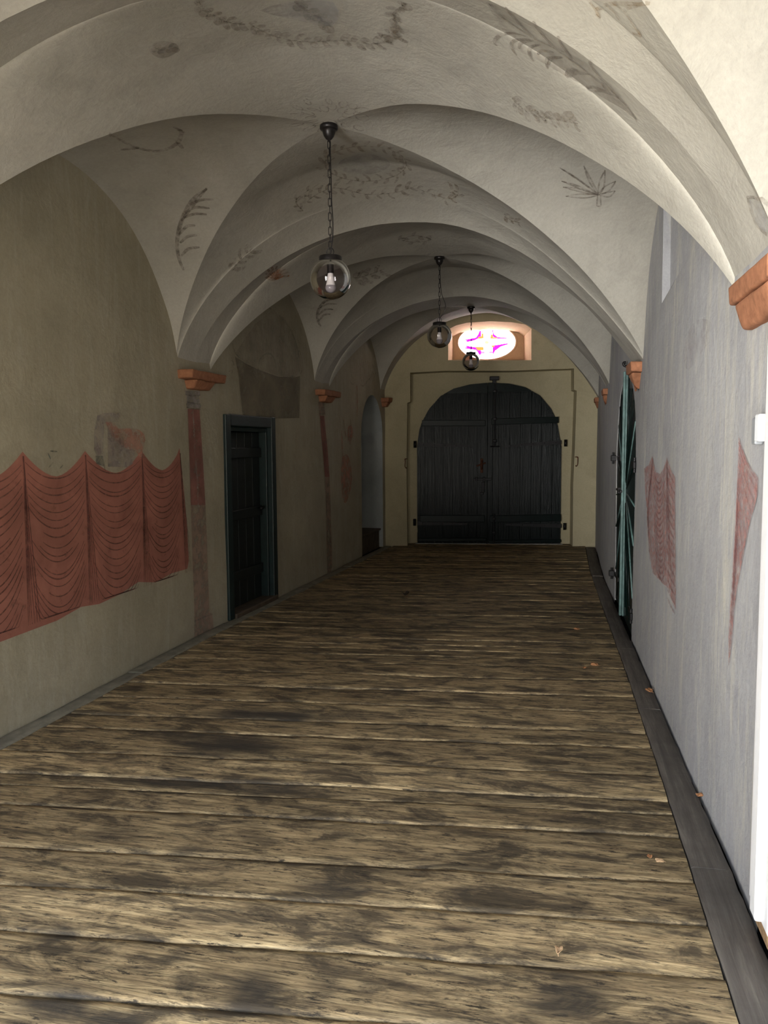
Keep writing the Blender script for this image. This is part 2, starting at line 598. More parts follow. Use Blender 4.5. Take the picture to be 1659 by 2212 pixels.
def bay_xy(b, u, v):
    nl, nr, fl, fr = [PIER[k] for k in b['c']]
    u2 = u * 1.013
    a, q = (u2 + 1) / 2, (v + 1) / 2
    x = (nl[0] * (1 - a) + nr[0] * a) * (1 - q) + (fl[0] * (1 - a) + fr[0] * a) * q
    y = (nl[1] * (1 - a) + nr[1] * a) * (1 - q) + (fl[1] * (1 - a) + fr[1] * a) * q
    wgt = (1 - u * u) * (1 - v * v)
    return x + b['sh'][0] * wgt, y + b['sh'][1] * wgt


def pw(s, k):
    return max(0.0, 1 - s * s) ** k


def bay_z(b, u, v, long_web):
    iu, iv = (1 if u > 0 else 0), (1 if v > 0 else 0)
    zs = PIER[b['c'][2 * iv + iu]][2]
    kg = b['kg'][2 * iv + iu]
    hc = b['hc']
    vv = min(1.0, abs(v) / (1 - EPS))
    au = abs(u)
    if long_web:
        s = vv
        G = zs + (hc - zs) * pw(s, kg)
        he = b['af'] if iv else b['an']
        av = abs(v)
        C = he + (hc - he) * (1 - av * av) + b['bu'][iv] * (1 - av ** 9) * min(1.0, (av / 0.5) ** 2)
        ka = (b['kf'] if iv else b['kn'])[iu]
        x, ks = au, ka
    else:
        s = au
        G = zs + (hc - zs) * pw(s, kg)
        C = HW + (hc - HW) * (1 - au * au) + 0.03 * 4 * au * au * (1 - au * au)
        x, ks = vv, 0.62
    if s < 1e-6:
        return hc
    Ps = pw(s, ks)
    sh = (pw(min(x, s), ks) - Ps) / max(1e-6, 1 - Ps)
    z = G + (max(C, G) - G) * sh
    return z


def vault_noise(x, y):
    return 0.014 * noise.noise(Vector((x * 1.1, y * 1.1, 2.0))) + 0.005 * noise.noise(Vector((x * 3.1, y * 3.1, 5.0)))


vb = bmesh.new()
NS, NT = 34, 44


def web_grid(fn, ns, ntt):
    g = [[vb.verts.new(fn(i / ns, -1 + 2 * j / ntt)) for j in range(ntt + 1)] for i in range(ns + 1)]
    fs = []
    for i in range(ns):
        for j in range(ntt):
            try:
                fs.append(vb.faces.new([g[i][j], g[i][j + 1], g[i + 1][j + 1], g[i + 1][j]]))
            except ValueError:
                pass
    tot = 0.0                         # the whole web faces down into the passage
    for f in fs:
        f.normal_update()
        tot -= f.normal.z * f.calc_area()
    if tot < 0:
        for f in fs: f.normal_flip()


for b in BAYS:
    for sg in (-1, 1):
        def f1(s, t, b=b, sg=sg):          # webs along the passage
            s = 0.004 + 0.996 * math.sin(s * math.pi / 2); t = math.sin(t * math.pi / 2)
            u, v = t * s, sg * s * (1 - EPS)
            x, y = bay_xy(b, u, v)
            return Vector((x, y, bay_z(b, u, v, True) + vault_noise(x, y)))
        web_grid(f1, NS, NT)

        def f1b(s, t, b=b, sg=sg):         # strip over the impost
            t = math.sin(t * math.pi / 2)
            u, v = t, sg * ((1 - EPS) + EPS * s)
            x, y = bay_xy(b, u, v)
            return Vector((x, y, bay_z(b, u, v, True) + vault_noise(x, y)))
        web_grid(f1b, 8, NT)

        def f2(s, t, b=b, sg=sg):          # side webs
            s = 0.004 + 0.996 * math.sin(s * math.pi / 2); t = math.sin(t * math.pi / 2)
            u, v = sg * s, t * s * (1 - EPS)
            x, y = bay_xy(b, u, v)
            return Vector((x, y, bay_z(b, u, v, False) + vault_noise(x, y)))
        web_grid(f2, NS, NT)
vb.normal_update()
VBVH = BVHTree.FromBMesh(vb)
ceiling = tag(obj('ceiling', vb, m_vault), kind='structure')
ceiling['label'] = 'whitewashed groin vault of three receding bays over the passage'


def px_vault(px, py, lift=0.004):
    d = ray(px, py).normalized()
    h = VBVH.ray_cast(CPOS, d)
    if h[0] is None:
        return None, None
    nrm = h[1]
    if nrm.dot(d) > 0: nrm = -nrm
    return h[0] + nrm * lift, nrm


# ------------------------------------------------------------------ walls
WTOP = 4.0


def rect(a0, a1, b0, b1): return [(a0, b0), (a1, b0), (a1, b1), (a0, b1)]


# left wall: green door, arched stair niche
LD = (6.72, 7.84, 1.885)                      # y0, y1, top
NI = (11.10, 12.28, 2.38)
niche_loop = [(NI[0], 0.0)] + [(NI[0], 1.75)] + [(y, z) for y, z in reversed(arc((NI[0] + NI[1]) / 2, 1.75, (NI[1] - NI[0]) / 2, NI[2] - 1.75, 6, 174, 18))] + [(NI[1], 1.75), (NI[1], 0.0)]
door_loop = [(LD[0], 0.0), (LD[0], LD[2]), (LD[1], LD[2] + 0.015), (LD[1], 0.0)]
outl = [(-1.2, 0.0 - 0.03)] + [(-1.2, WTOP), (13.4, WTOP), (13.4, -0.03)]
outl = [(-1.2, WTOP), (13.4, WTOP), (13.4, -0.03), (NI[1], -0.03)] + niche_loop[::-1] + [(NI[0], -0.03), (LD[1], -0.03)] + door_loop[::-1] + [(LD[0], -0.03), (-1.2, -0.03)]
lb = sheet(outl, [], left, 0.12)
reveal(lb, door_loop, left, 0.0, 0.30, 0, False)
face_to(lb, lambda c: Vector((1, 0, 0)) if abs(c.x - xL(c.y)) < 0.02 else Vector((-3.15, 7.28, 1.0)) - c)
b2 = bmesh.new()
reveal(b2, niche_loop, left, 0.0, 1.1, 1, False)
face_to(b2, lambda c: Vector((-3.3, 11.7, 1.2)) - c)
bb = sheet(niche_loop, [], lambda y, z: left(y, z, 1.1), 0.3)
face_to(bb, lambda c: Vector((1, 0, 0)))
for f in bb.faces: f.material_index = 1
merge(b2, bb)
bb = sheet(rect(LD[0] - 0.02, LD[1] + 0.02, -0.03, LD[2] + 0.03), [], lambda y, z: left(y, z, 0.30), None)
face_to(bb, lambda c: Vector((1, 0, 0)))
merge(b2, bb); merge(lb, b2)
wall_left = tag(obj('wall_left', lb, [m_left, m_niche], auto=40), kind='structure')

# right wall: arched green door, blind window recess high up, white door in the first bay
RD0, RD1 = 6.70, 8.40
rdoor_loop = [(RD0, 0.0), (RD0, 1.45)] + [(y, z) for y, z in reversed(arc((RD0 + RD1) / 2, 1.45, (RD1 - RD0) / 2, 0.80, 5, 175, 20))] + [(RD1, 1.45), (RD1, 0.0)]
WD0, WD1, WDT = 1.45, 2.72, 2.06
wdoor_loop = [(WD0, 0.0), (WD0, WDT), (WD1, WDT), (WD1, 0.0)]
rec_loop = [(4.42, 2.56), (5.36, 2.50), (5.40, 3.32), (4.44, 3.32)]
outl = [(-1.2, WTOP), (13.4, WTOP), (13.4, -0.03), (RD1, -0.03)] + rdoor_loop[::-1] + [(RD0, -0.03), (WD1, -0.03)] + wdoor_loop[::-1] + [(WD0, -0.03), (-1.2, -0.03)]
rb = sheet(outl, [rec_loop], right, 0.12)
face_to(rb, lambda c: Vector((-1, 0, 0)))
b2 = bmesh.new()
reveal(b2, rdoor_loop, right, 0.0, 0.25, 0, False)
reveal(b2, wdoor_loop, right, 0.0, 0.40, 0, False)
reveal(b2, rec_loop, lambda y, z, d: right(y, z, d - (0.115 * (y - 4.4) if d > 0.1 else 0)), 0.0, 0.16)
bb = sheet(rec_loop, [], lambda y, z: right(y, z, 0.16 - 0.115 * (y - 4.4)), 0.3)
merge(b2, bb)
for lp_, dd in ((rdoor_loop, 0.25), (wdoor_loop, 0.40)):
    a0, a1 = min(q[0] for q in lp_) - 0.02, max(q[0] for q in lp_) + 0.02
    bb = sheet(rect(a0, a1, -0.03, max(q[1] for q in lp_) + 0.03), [], lambda y, z: right(y, z, dd), None)
    face_to(bb, lambda c: Vector((-1, 0, 0)))
    merge(rb, bb)
face_to(b2, lambda c: (Vector((0.6, (RD0 + RD1) / 2, 1.0)) if c.y > 6 else (Vector((0.6, 4.9, 2.9)) if c.y > 4 else Vector((0.6, 2.2, 1.0)))) - c)
merge(rb, b2)
wall_right = tag(obj('wall_right', rb, [m_right], auto=40), kind='structure')

# far wall: shallow gate recess and splayed window niche
REC_D = 0.30
recess_loop = [(px_far(x, y)) for x, y in [(880, 1184), (878, 1000), (880, 870), (886, 868), (886, 805), (960, 801), (1100, 801), (1180, 798), (1240, 796), (1240, 842), (1246, 844), (1242, 960), (1238, 1050), (1237, 1184)]]
recess_loop[0] = (recess_loop[0][0], -0.03)
recess_loop[-1] = (recess_loop[-1][0], -0.03)
win_loop = [px_far(x, y) for x, y in [(968, 778), (968, 712), (985, 703), (1010, 697), (1060, 694), (1105, 696), (1135, 701), (1148, 710), (1148, 778)]]
gate_px = [(907, 1179), (907, 962), (911, 930), (917, 912), (932, 884), (957, 856), (985, 840), (1020, 831), (1062, 827), (1105, 829), (1140, 837), (1172, 855), (1196, 884), (1208, 910), (1212, 935), (1217, 965), (1216, 1179)]
gate_out = [px_far(x, y, REC_D) for x, y in gate_px]
gate_out[0] = (gate_out[0][0], 0.012); gate_out[-1] = (gate_out[-1][0], 0.012)
gc = (sum(p[0] for p in gate_out) / len(gate_out), 1.2)
hole = [(gc[0] + (x - gc[0]) * 0.95, (z - 0.06) if z > 0.5 else -0.03) for x, z in gate_out]
outl = [(-3.0, -0.03), (recess_loop[0][0], -0.03)] + recess_loop[1:-1] + [(recess_loop[-1][0], -0.03), (0.85, -0.03), (0.85, WTOP), (-3.0, WTOP)]
fb = sheet(outl, [win_loop], far, 0.15)
face_to(fb, lambda c: Vector((0, -1, 0)))
b2 = bmesh.new()
reveal(b2, recess_loop, far, 0.0, REC_D, 0, False)
face_to(b2, lambda c: Vector((-1.05, 12.8, 1.2)) - c)
back = [recess_loop[0]] + recess_loop[1:-1] + [recess_loop[-1]]
outl = back[:1] + [(back[0][0], -0.03)][:0] + back[1:] + [(hole[-1][0], -0.03)] + hole[::-1][1:-1] + [(hole[0][0], -0.03)]
bb = sheet(outl, [], lambda x, z: far(x, z, REC_D), 0.2)
face_to(bb, lambda c: Vector((0, -1, 0)))
merge(b2, bb)
b3 = bmesh.new()
reveal(b3, hole, far, REC_D, REC_D + 0.25, 0, False)
face_to(b3, lambda c: Vector((-1.05, 13.1, 1.2)) - c)
merge(b2, b3)
# window niche: splayed, back wall with an oval opening
WN_D = 0.45
WC = px_far(1060, 739, WN_D)
WA, WB = 0.475, 0.290
def splay(x, z, d):
    k = d / WN_D
    cx = (win_loop[0][0] + win_loop[-1][0]) / 2
    return far(x + (cx - x) * 0.12 * k, z + (-0.06 * k if z > 3.2 else 0.05 * k), d)
b3 = bmesh.new()
reveal(b3, win_loop, splay, 0.0, WN_D, 1)
oval = arc(0, 0, 1, 1, 0, 360, 48)[:-1]
cx_ = (win_loop[0][0] + win_loop[-1][0]) / 2
wback = [(x + (cx_ - x) * 0.12, z + (-0.06 if z > 3.2 else 0.05)) for x, z in win_loop]
bb = sheet(wback, [[(WC[0] + WA * a, WC[1] + WB * q) for a, q in oval]], lambda x, z: far(x, z, WN_D), 0.2)
for f in bb.faces: f.material_index = 1
reveal(bb, [(WC[0] + WA * a, WC[1] + WB * q) for a, q in oval], far, WN_D, WN_D + 0.15, 1)
merge(b3, bb)
face_to(b3, lambda c: Vector((WC[0], 12.2, WC[1])) - c)
merge(b2, b3)
merge(fb, b2)
wall_far = tag(obj('wall_far', fb, [m_far, m_reveal], auto=35), kind='structure')

# front wall behind the camera, with the daylight gateway
FZ = 4.6
outl = [(-4.6, FZ), (2.6, FZ), (2.6, -0.06)]
for xa, xb, zt in reversed(FRONT_OPEN):
    top = [(x, z) for x, z in arc((xa + xb) / 2, zt - 0.35, (xb - xa) / 2, 0.35, 0, 180, 14)]
    outl += [(xb, -0.03)] + top + [(xa, -0.03)]
outl += [(-4.6, -0.06)]
qb = sheet(outl, [], front, None)
face_to(qb, lambda c: Vector((0, 1, 0)))
for xa, xb, zt in FRONT_OPEN:
    b2 = bmesh.new()
    lp = [(xb, -0.03)] + arc((xa + xb) / 2, zt - 0.35, (xb - xa) / 2, 0.35, 0, 180, 14) + [(xa, -0.03)]
    reveal(b2, lp, front, 0.0, 0.45, 0, False)
    cc = front((xa + xb) / 2, 1.2, 0.2)
    face_to(b2, lambda c: cc - c)
    merge(qb, b2)
qo = sheet(outl, [], lambda x, z: front(x, z, 0.45), None)
face_to(qo, lambda c: Vector((0, -1, 0)))
merge(qb, qo)
wall_front = tag(obj('wall_front', qb, m_outer, smooth=False), kind='structure')

# unseen shell added around the passage to block light leaks
ob = bmesh.new()
fa, fb_ = front(-4.6, 0, 0.44), front(2.6, 0, 0.44)
P8 = [(fa.x, fa.y), (fb_.x, fb_.y), (2.6, 15.0), (-4.6, 15.0)]
lo_ = [ob.verts.new((x, y, -0.06)) for x, y in P8]; hi_ = [ob.verts.new((x, y, 4.6)) for x, y in P8]
ob.faces.new(hi_); ob.faces.new(lo_[::-1])
for i in (1, 2, 3): ob.faces.new([lo_[i], lo_[(i + 1) % 4], hi_[(i + 1) % 4], hi_[i]])
leak_shell = tag(obj('leak_shell', ob, m_outer, smooth=False), kind='structure')

# ------------------------------------------------------------------ floor
YB = [-1.3, -1.0, -0.74, -0.45, -0.2, 0.08, 0.33, 0.60, 0.86, 1.12, 1.37, 1.63, 1.88, 2.13, 2.415, 2.687, 2.947, 3.306, 3.494, 3.632, 3.908, 4.268, 4.505, 4.843, 5.139, 5.474, 5.781, 6.006]
rp = random.Random(4)
while YB[-1] < 13.4:
    YB.append(YB[-1] + rp.uniform(0.15, 0.25))
TA = math.tan(PL_ANG)
def xB(y): return float(np.interp(y, [-1.2, 4.0, 6.0, 7.7, 10.3, 12.9], [0.525, 0.505, 0.481, 0.45, 0.412, 0.436]))
def xBL(y): return xL(y) + 0.135
STAINS = []                     # (x, y, half length, half width, strength): old oil and tread marks on the boards
for px_, py_, L, Wd, k in ((575, 1544, 0.42, 0.10, 1.0), (420, 1590, 0.32, 0.06, 0.9), (500, 1610, 0.30, 0.13, 1.0), (390, 1692, 0.40, 0.06, 0.8), (560, 1700, 0.25, 0.09, 0.7), (735, 1545, 0.30, 0.05, 0.8),
                       (545, 2140, 0.07, 0.09, 0.9), (120, 2170, 0.12, 0.07, 0.9), (250, 2195, 0.09, 0.04, 0.9), (130, 2015, 0.07, 0.06, 0.8), (710, 1915, 0.13, 0.05, 0.8), (380, 2065, 0.03, 0.05, 0.7), (1280, 1660, 0.2, 0.05, 0.5),
                       (390, 1840, 0.06, 0.05, 0.7), (1000, 1925, 0.06, 0.04, 0.6), (1230, 2160, 0.12, 0.10, 0.7), (700, 2135, 0.05, 0.09, 0.6), (790, 2140, 0.04, 0.03, 0.8), (240, 1800, 0.15, 0.05, 0.6), (1300, 1800, 0.3, 0.06, 0.4)):
    d_ = ray(px_, py_); q_ = CPOS + d_ * (-CPOS.z / d_.z)
    STAINS.append((q_.x, q_.y, L, Wd, k))


def stain(x, y):
    a = 0.0
    for sx, sy, L, Wd, k in STAINS:
        dx, dy = x - sx, y - sy - (x - sx) * TA
        r2 = (dx / L) ** 2 + (dy / Wd) ** 2
        if r2 < 3:
            r = math.sqrt(r2) + 0.45 * noise.noise(Vector((x * 7, y * 16, 3)))
            a = max(a, k * max(0.0, min(1.0, 1.5 - r)))
    return 1.0 - a


fl = bmesh.new()
bl = fl.verts.layers.float_color.new('board')
PROF = [(0.0, -0.045), (0.0, -0.007), (0.010, -0.0012), (0.10, 0.0), (0.30, 0.0), (0.5, 0.0), (0.70, 0.0), (0.90, 0.0), (0.990, -0.0012), (1.0, -0.007), (1.0, -0.045)]
for i in range(len(YB) - 1):
    y0, y1 = YB[i], YB[i + 1]
    col = (rp.random(), rp.random(), rp.random(), 1)
    dz = rp.uniform(-0.003, 0.003)
    NX = 110
    prev = None
    for k in range(NX + 1):
        row = []
        for (a, z) in PROF:
            xl_, xr_ = xBL(y0 - 0.3) + 0.006, xB(y0) - 0.006
            x = xl_ + (xr_ - xl_) * k / NX
            yy0 = y0 + (x - 0.52) * TA + 0.0045 + 0.010 * noise.noise(Vector((x * 1.3, y0 * 5, 1))) + 0.004 * noise.noise(Vector((x * 6, y0 * 5, 2)))
            yy1 = y1 + (x - 0.52) * TA - 0.0045 + 0.010 * noise.noise(Vector((x * 1.3, y1 * 5, 1))) + 0.004 * noise.noise(Vector((x * 6, y1 * 5, 2)))
            y = yy0 + (yy1 - yy0) * a
            zz = z
            if z > -0.02:
                zz += dz + 0.006 * noise.noise(Vector((x * 1.7, y * 7, i * 3.1))) + 0.003 * noise.noise(Vector((x * 5, y * 16, i * 1.7)))
                zz -= 0.006 * max(0.0, noise.noise(Vector((x * 3.0, (y0 if a < 0.5 else y1) * 9, 4))) - 0.1) * (1 - min(1.0, min(a, 1 - a) * 6))
            v = fl.verts.new((x, y, zz))
            v[bl] = (col[0], col[1], col[2], stain(x, y))
            row.append(v)
        if prev:
            for j in range(len(PROF) - 1):
                fl.faces.new([prev[j], row[j], row[j + 1], prev[j + 1]])
        prev = row
sub = [fl.verts.new(p) for p in ((-4.5, -1.6, -0.046), (1.2, -1.6, -0.046), (1.2, 14.0, -0.046), (-4.5, 14.0, -0.046))]
fl.faces.new(sub).material_index = 1
face_to(fl, lambda c: Vector((0, 0, 1)) if True else None)
floor = tag(obj('floor', fl, [m_floor, m_black]), kind='structure')

# border boards along both walls
def border(name, inner, outer, y0, y1, seams, zt, seed, mt=None):
    b = bmesh.new()
    r = random.Random(seed)
    ys = [y0] + seams + [y1]
    for q in range(len(ys) - 1):
        a, c_ = ys[q] + 0.003, ys[q + 1] - 0.003
        n_ = max(6, int((c_ - a) / 0.06))
        off = r.uniform(-0.004, 0.004)
        prev = None
        for k in range(n_ + 1):
            y = a + (c_ - a) * k / n_
            xi = inner(y) + 0.004 * noise.noise(Vector((y * 4, seed, 0)))
            xo = outer(y) + 0.010 * noise.noise(Vector((y * 9, seed, 3)))
            row = []
            for t, z in ((0, -0.045), (0, -0.006), (0.05, 0.0), (0.35, 0.001), (0.65, 0.001), (0.95, 0.0), (1, -0.006), (1, -0.045)):
                row.append(b.verts.new((xi + (xo - xi) * t, y, z + (zt + off + 0.004 * noise.noise(Vector((y * 2.5, t * 3, seed + q)))) * (z > -0.02))))
            if prev:
                for j in range(7):
                    b.faces.new([prev[j], row[j], row[j + 1], prev[j + 1]])
            else:
                b.faces.new(row)
            prev = row
        b.faces.new(prev[::-1])
    face_to(b, lambda c: Vector((0, 0, 1)))
    return tag(obj(name, b, mt or m_border, auto=50), kind='structure')


border('trim_1', xB, lambda y: xR(y) - 0.012, -0.5, 12.75, [1.4, 3.05, 4.9, 6.35, 6.62, 8.3, 9.9, 11.2], 0.004, 3)
border('trim_2', lambda y: xL(y) + 0.012, lambda y: xBL(y) - 0.002, -0.6, 12.3, [1.2, 3.3, 5.0, 6.6, 8.4, 10.1], 0.003, 8, m_border_left)

# ------------------------------------------------------------------ far gate: two plank leaves
GX = -1.098
GFRONT = REC_D - 0.055
gtop = sorted([(x, z) for x, z in gate_out], key=lambda p: p[0])
gxs = [p[0] for p in gtop]
upper = sorted([(x, z) for x, z in gate_out if z > 1.55])
UX = [p[0] for p in upper]; UZ = [p[1] for p in upper]
GL0, GR0 = px_far(907, 1100, REC_D)[0], px_far(1216, 1100, REC_D)[0]
def gate_z(x):
    return float(np.interp(x, UX, UZ))
FROT = Matrix.Rotation(math.atan2(FD.y, FD.x), 3, 'Z')


def fbox(bm, x0, x1, z0, z1, d0, d1, bev=0.004, tilt=0.0, mat=0):
    """box on the far wall: depth d0 (front) to d1"""
    c = far_s((x0 + x1) / 2, (z0 + z1) / 2, (d0 + d1) / 2)
    R = FROT @ Matrix.Rotation(-tilt, 3, 'Y')
    add_box(bm, c, ((x1 - x0) / FD.x, d1 - d0, z1 - z0), bev, R, 2, mat)


def fpx(x, y, off=None):
    return px_far(x, y, GFRONT if off is None else off)


def prism(bm, pts, d0, d1, mat=0):
    A = [bm.verts.new(far_s(x, z, d0)) for x, z in pts]
    B = [bm.verts.new(far_s(x, z, d1)) for x, z in pts]
    n = len(pts)
    fs = [bm.faces.new(A), bm.faces.new(B[::-1])] + [bm.faces.new([A[i], B[i], B[(i + 1) % n], A[(i + 1) % n]]) for i in range(n)]
    for f in fs: f.material_index = mat


def leaf(side, xa, xb, label, nb, seed):
    r = random.Random(seed)
    root = empty('gate_leaf', far_s((xa + xb) / 2, 0.0, REC_D), label, 'gate', 'leaves of the far gate')
    cuts = [xa]
    for k in range(1, nb):
        cuts.append(xa + (xb - xa) * (k + r.uniform(-0.15, 0.15)) / nb)
    cuts.append(xb)
    b = bmesh.new()
    for k in range(nb):
        a, c = cuts[k] + 0.003, cuts[k + 1] - 0.003
        n = 7
        pts = [(a, 0.014), (c, 0.014)] + [(c + (a - c) * q / n, gate_z(c + (a - c) * q / n)) for q in range(n + 1)]
        prism(b, pts, GFRONT + r.uniform(0, 0.004), REC_D - 0.004)
    n = 40
    xs_ = [xa - 0.003 + (xb - xa + 0.006) * k / n for k in range(n + 1)]
    prism(b, [(xs_[0], 0.03)] + [(x_, gate_z(x_) - 0.006) for x_ in xs_] + [(xs_[-1], 0.03)], REC_D - 0.003, REC_D + 0.03)
    if side == 'R': prism(b, [(xa - 0.04, 0.03), (xa - 0.04, gate_z(xa) - 0.03), (xa + 0.06, gate_z(xa) - 0.03), (xa + 0.06, 0.03)], REC_D + 0.031, REC_D + 0.045)
    bmesh.ops.recalc_face_normals(b, faces=b.faces)
    obj('boards', b, m_gate, root, smooth=False, world=True)
    b = bmesh.new()
    zb = fpx(1000, 849)[1] if side == 'L' else fpx(1100, 846)[1]
    xs = [xa + (xb - xa) * q / 30 for q in range(31)]
    xs = [x for x in xs if gate_z(x) > zb + 0.004]
    pts = [(x, gate_z(x) - 0.002) for x in xs]
    pts = [(pts[0][0], zb)] + pts + [(pts[-1][0], zb)]
    prism(b, pts, GFRONT - 0.022, GFRONT - 0.0005)
    bmesh.ops.recalc_face_normals(b, faces=b.faces)
    obj('top_rail', b, m_greenpaint, root, smooth=False, world=True)
    return root


def frail(root, p0, p1, h, name='batten', mt=None, d=0.034):
    b = bmesh.new()
    (x0, z0), (x1, z1) = fpx(*p0), fpx(*p1)
    fbox(b, min(x0, x1), max(x0, x1), (z0 + z1) / 2 - h / 2, (z0 + z1) / 2 + h / 2, GFRONT - d, GFRONT - 0.0005, 0.006, math.atan2(z1 - z0, x1 - x0))
    return obj(name, b, mt or m_greenpaint, root, smooth=False, world=True)


def strap(root, p0, p1, pin):
    """tapering strap hinge with its pintle in the wall"""
    b = bmesh.new()
    (x0, z0), (x1, z1) = fpx(*p0), fpx(*p1)
    n = 10
    pts = [(x0 + (x1 - x0) * k / n, z0 + (z1 - z0) * k / n + 0.032 - 0.017 * k / n) for k in range(n + 1)]
    low = [(x0 + (x1 - x0) * k / n, z0 + (z1 - z0) * k / n - 0.032 + 0.017 * k / n) for k in range(n + 1)]
    prism(b, pts + low[::-1], GFRONT - 0.012, GFRONT - 0.0005)
    for k in (1, 3, 5, 7, 9):
        c = far_s(x0 + (x1 - x0) * k / n, z0 + (z1 - z0) * k / n, GFRONT - 0.016)
        add_box(b, c, (0.016, 0.012, 0.016), 0.004, FROT)
    bmesh.ops.recalc_face_normals(b, faces=b.faces)
    h = obj('strap_hinge', b, m_iron, root, smooth=False, world=True)
    b = bmesh.new()
    px_, pz_ = fpx(*pin)
    c = far_s(px_, pz_, GFRONT - 0.02)
    add_tube(b, [c + Vector((0, 0, -0.055)), c + Vector((0, 0, 0.055))], 0.024, 12)
    add_tube(b, [c, far_s(px_, pz_, REC_D + 0.02)], 0.016, 8)
    pn = obj('pintle', b, m_iron, None, world=False)
    pn.data.transform(Matrix.Translation(-root.location))
    pn.parent = h
    return h


gl = leaf('L', GL0, GX - 0.004, 'left leaf of the arched dark green plank gate in the far wall', 8, 3)
gr = leaf('R', GX + 0.004, GR0, 'right leaf of the arched dark green plank gate, with the long vertical bolt', 7, 5)
frail(gl, (916, 914), (1053, 914), 0.095); frail(gl, (912, 1120), (1051, 1120), 0.11); frail(gl, (908, 1166), (1054, 1165), 0.05)
frail(gr, (1066, 911), (1211, 907), 0.10); frail(gr, (1062, 1121), (1216, 1118), 0.11); frail(gr, (1060, 1170), (1216, 1168), 0.05)
strap(gl, (907, 960), (1025, 964), (901, 960)); strap(gl, (907, 1130), (1014, 1132), (900, 1128))
strap(gr, (1217, 955), (1095, 964), (1226, 957)); strap(gr, (1217, 1136), (1097, 1133), (1224, 1137))
# meeting strip, bolt, latch
b = bmesh.new()
fbox(b, GX - 0.003, GX + 0.085, 0.02, gate_z(GX + 0.05) - 0.05, GFRONT - 0.018, GFRONT - 0.0005, 0.006)
obj('meeting_strip', b, m_gate, gr, smooth=False, world=True)
b = bmesh.new()
x0, z0 = fpx(1073, 966); x1, z1 = fpx(1073, 826)
add_tube(b, [far_s(x0, z0, GFRONT - 0.045), far_s(x0, z1 - 0.03, GFRONT - 0.045)], 0.013, 10)
add_tube(b, [far_s(x0 - 0.07, z0 + 0.01, GFRONT - 0.05), far_s(x0 + 0.07, z0 + 0.01, GFRONT - 0.05)], 0.010, 8)
for yy in (845, 905, 952):
    zz = fpx(1073, yy)[1]
    fbox(b, x0 - 0.03, x0 + 0.03, zz - 0.022, zz + 0.022, GFRONT - 0.062, GFRONT - 0.018, 0.006)
obj('bolt', b, m_iron, gr, world=True, auto=40)
b = bmesh.new()
x0, z0 = fpx(1071, 1186); z1 = fpx(1071, 1110)[1]
add_tube(b, [far_s(x0, 0.015, GFRONT - 0.045), far_s(x0, z1, GFRONT - 0.045)], 0.012, 10)
for yy in (1120, 1150):
    zz = fpx(1071, yy)[1]
    fbox(b, x0 - 0.028, x0 + 0.028, zz - 0.02, zz + 0.02, GFRONT - 0.06, GFRONT - 0.018, 0.006)
obj('floor_bolt', b, m_iron, gr, world=True, auto=40)
b = bmesh.new()
x0, z0 = fpx(1045, 1004)
fbox(b, x0 - 0.022, x0 + 0.022, z0 - 0.13, z0 + 0.10, GFRONT - 0.012, GFRONT - 0.0005, 0.006)
add_tube(b, catmull([far_s(x0, z0 + 0.06, GFRONT - 0.01), far_s(x0, z0 + 0.055, GFRONT - 0.07), far_s(x0, z0 - 0.03, GFRONT - 0.075), far_s(x0, z0 - 0.075, GFRONT - 0.01)], 6), 0.011, 8)
add_tube(b, [far_s(x0 - 0.085, z0 - 0.02, GFRONT - 0.035), far_s(x0 + 0.06, z0 + 0.03, GFRONT - 0.035)], 0.012, 8)
obj('handle', b, m_rust, gl, world=True, auto=40)
b = bmesh.new()
xa, za = fpx(1027, 1035); xb2, zb2 = fpx(1066, 1035)
fbox(b, xa, xb2, za - 0.018, za + 0.018, GFRONT - 0.05, GFRONT - 0.025, 0.004)
for xx in (xa + 0.05, xa + 0.17):
    fbox(b, xx - 0.015, xx + 0.015, za - 0.032, za + 0.032, GFRONT - 0.056, GFRONT - 0.0005, 0.004)
obj('latch_bar', b, m_iron, gl, world=True, smooth=False)
b = bmesh.new()
xk, zk = fpx(1048, 1054)
fbox(b, xk - 0.022, xk + 0.022, zk - 0.075, zk + 0.10, GFRONT - 0.02, GFRONT - 0.0005, 0.006)
xk2, zk2 = fpx(1045, 1066)
fbox(b, xk2 - 0.03, xk2 + 0.03, zk2 - 0.02, zk2 + 0.02, GFRONT - 0.03, GFRONT - 0.0005, 0.006)
obj('lock_plate', b, m_iron, gl, world=True, smooth=False)
# keeper in the masonry above the bolt
b = bmesh.new()
xk, zk = px_far(1073, 818, REC_D)
fbox(b, xk - 0.075, xk + 0.075, zk - 0.03, zk + 0.03, REC_D - 0.10, REC_D + 0.02, 0.006)
fbox(b, xk - 0.03, xk + 0.03, zk - 0.085, zk - 0.025, REC_D - 0.09, REC_D - 0.0, 0.006)
tag(obj('bolt_keeper', b, m_iron, smooth=False), 'small black iron keeper block in the wall above the gate bolt', 'iron fitting')
# threshold
b = bmesh.new()
fbox(b, GL0 - 0.03, GX, -0.03, 0.010, REC_D - 0.10, REC_D + 0.30, 0.008)
fbox(b, GX + 0.004, GR0 + 0.03, -0.03, 0.010, REC_D - 0.10, REC_D + 0.30, 0.008)
tag(obj('trim_3', b, m_stone, smooth=False), kind='structure')

# ------------------------------------------------------------------ oval stained glass window
def emit(name, c, k, rough=0.2):
    M = Mat(name)
    M.base(tuple(min(1, x) for x in c))
    M.b.inputs['Emission Color'].default_value = (*c, 1)
    M.b.inputs['Emission Strength'].default_value = k
    M.set(rough, 0.3)
    return M.m


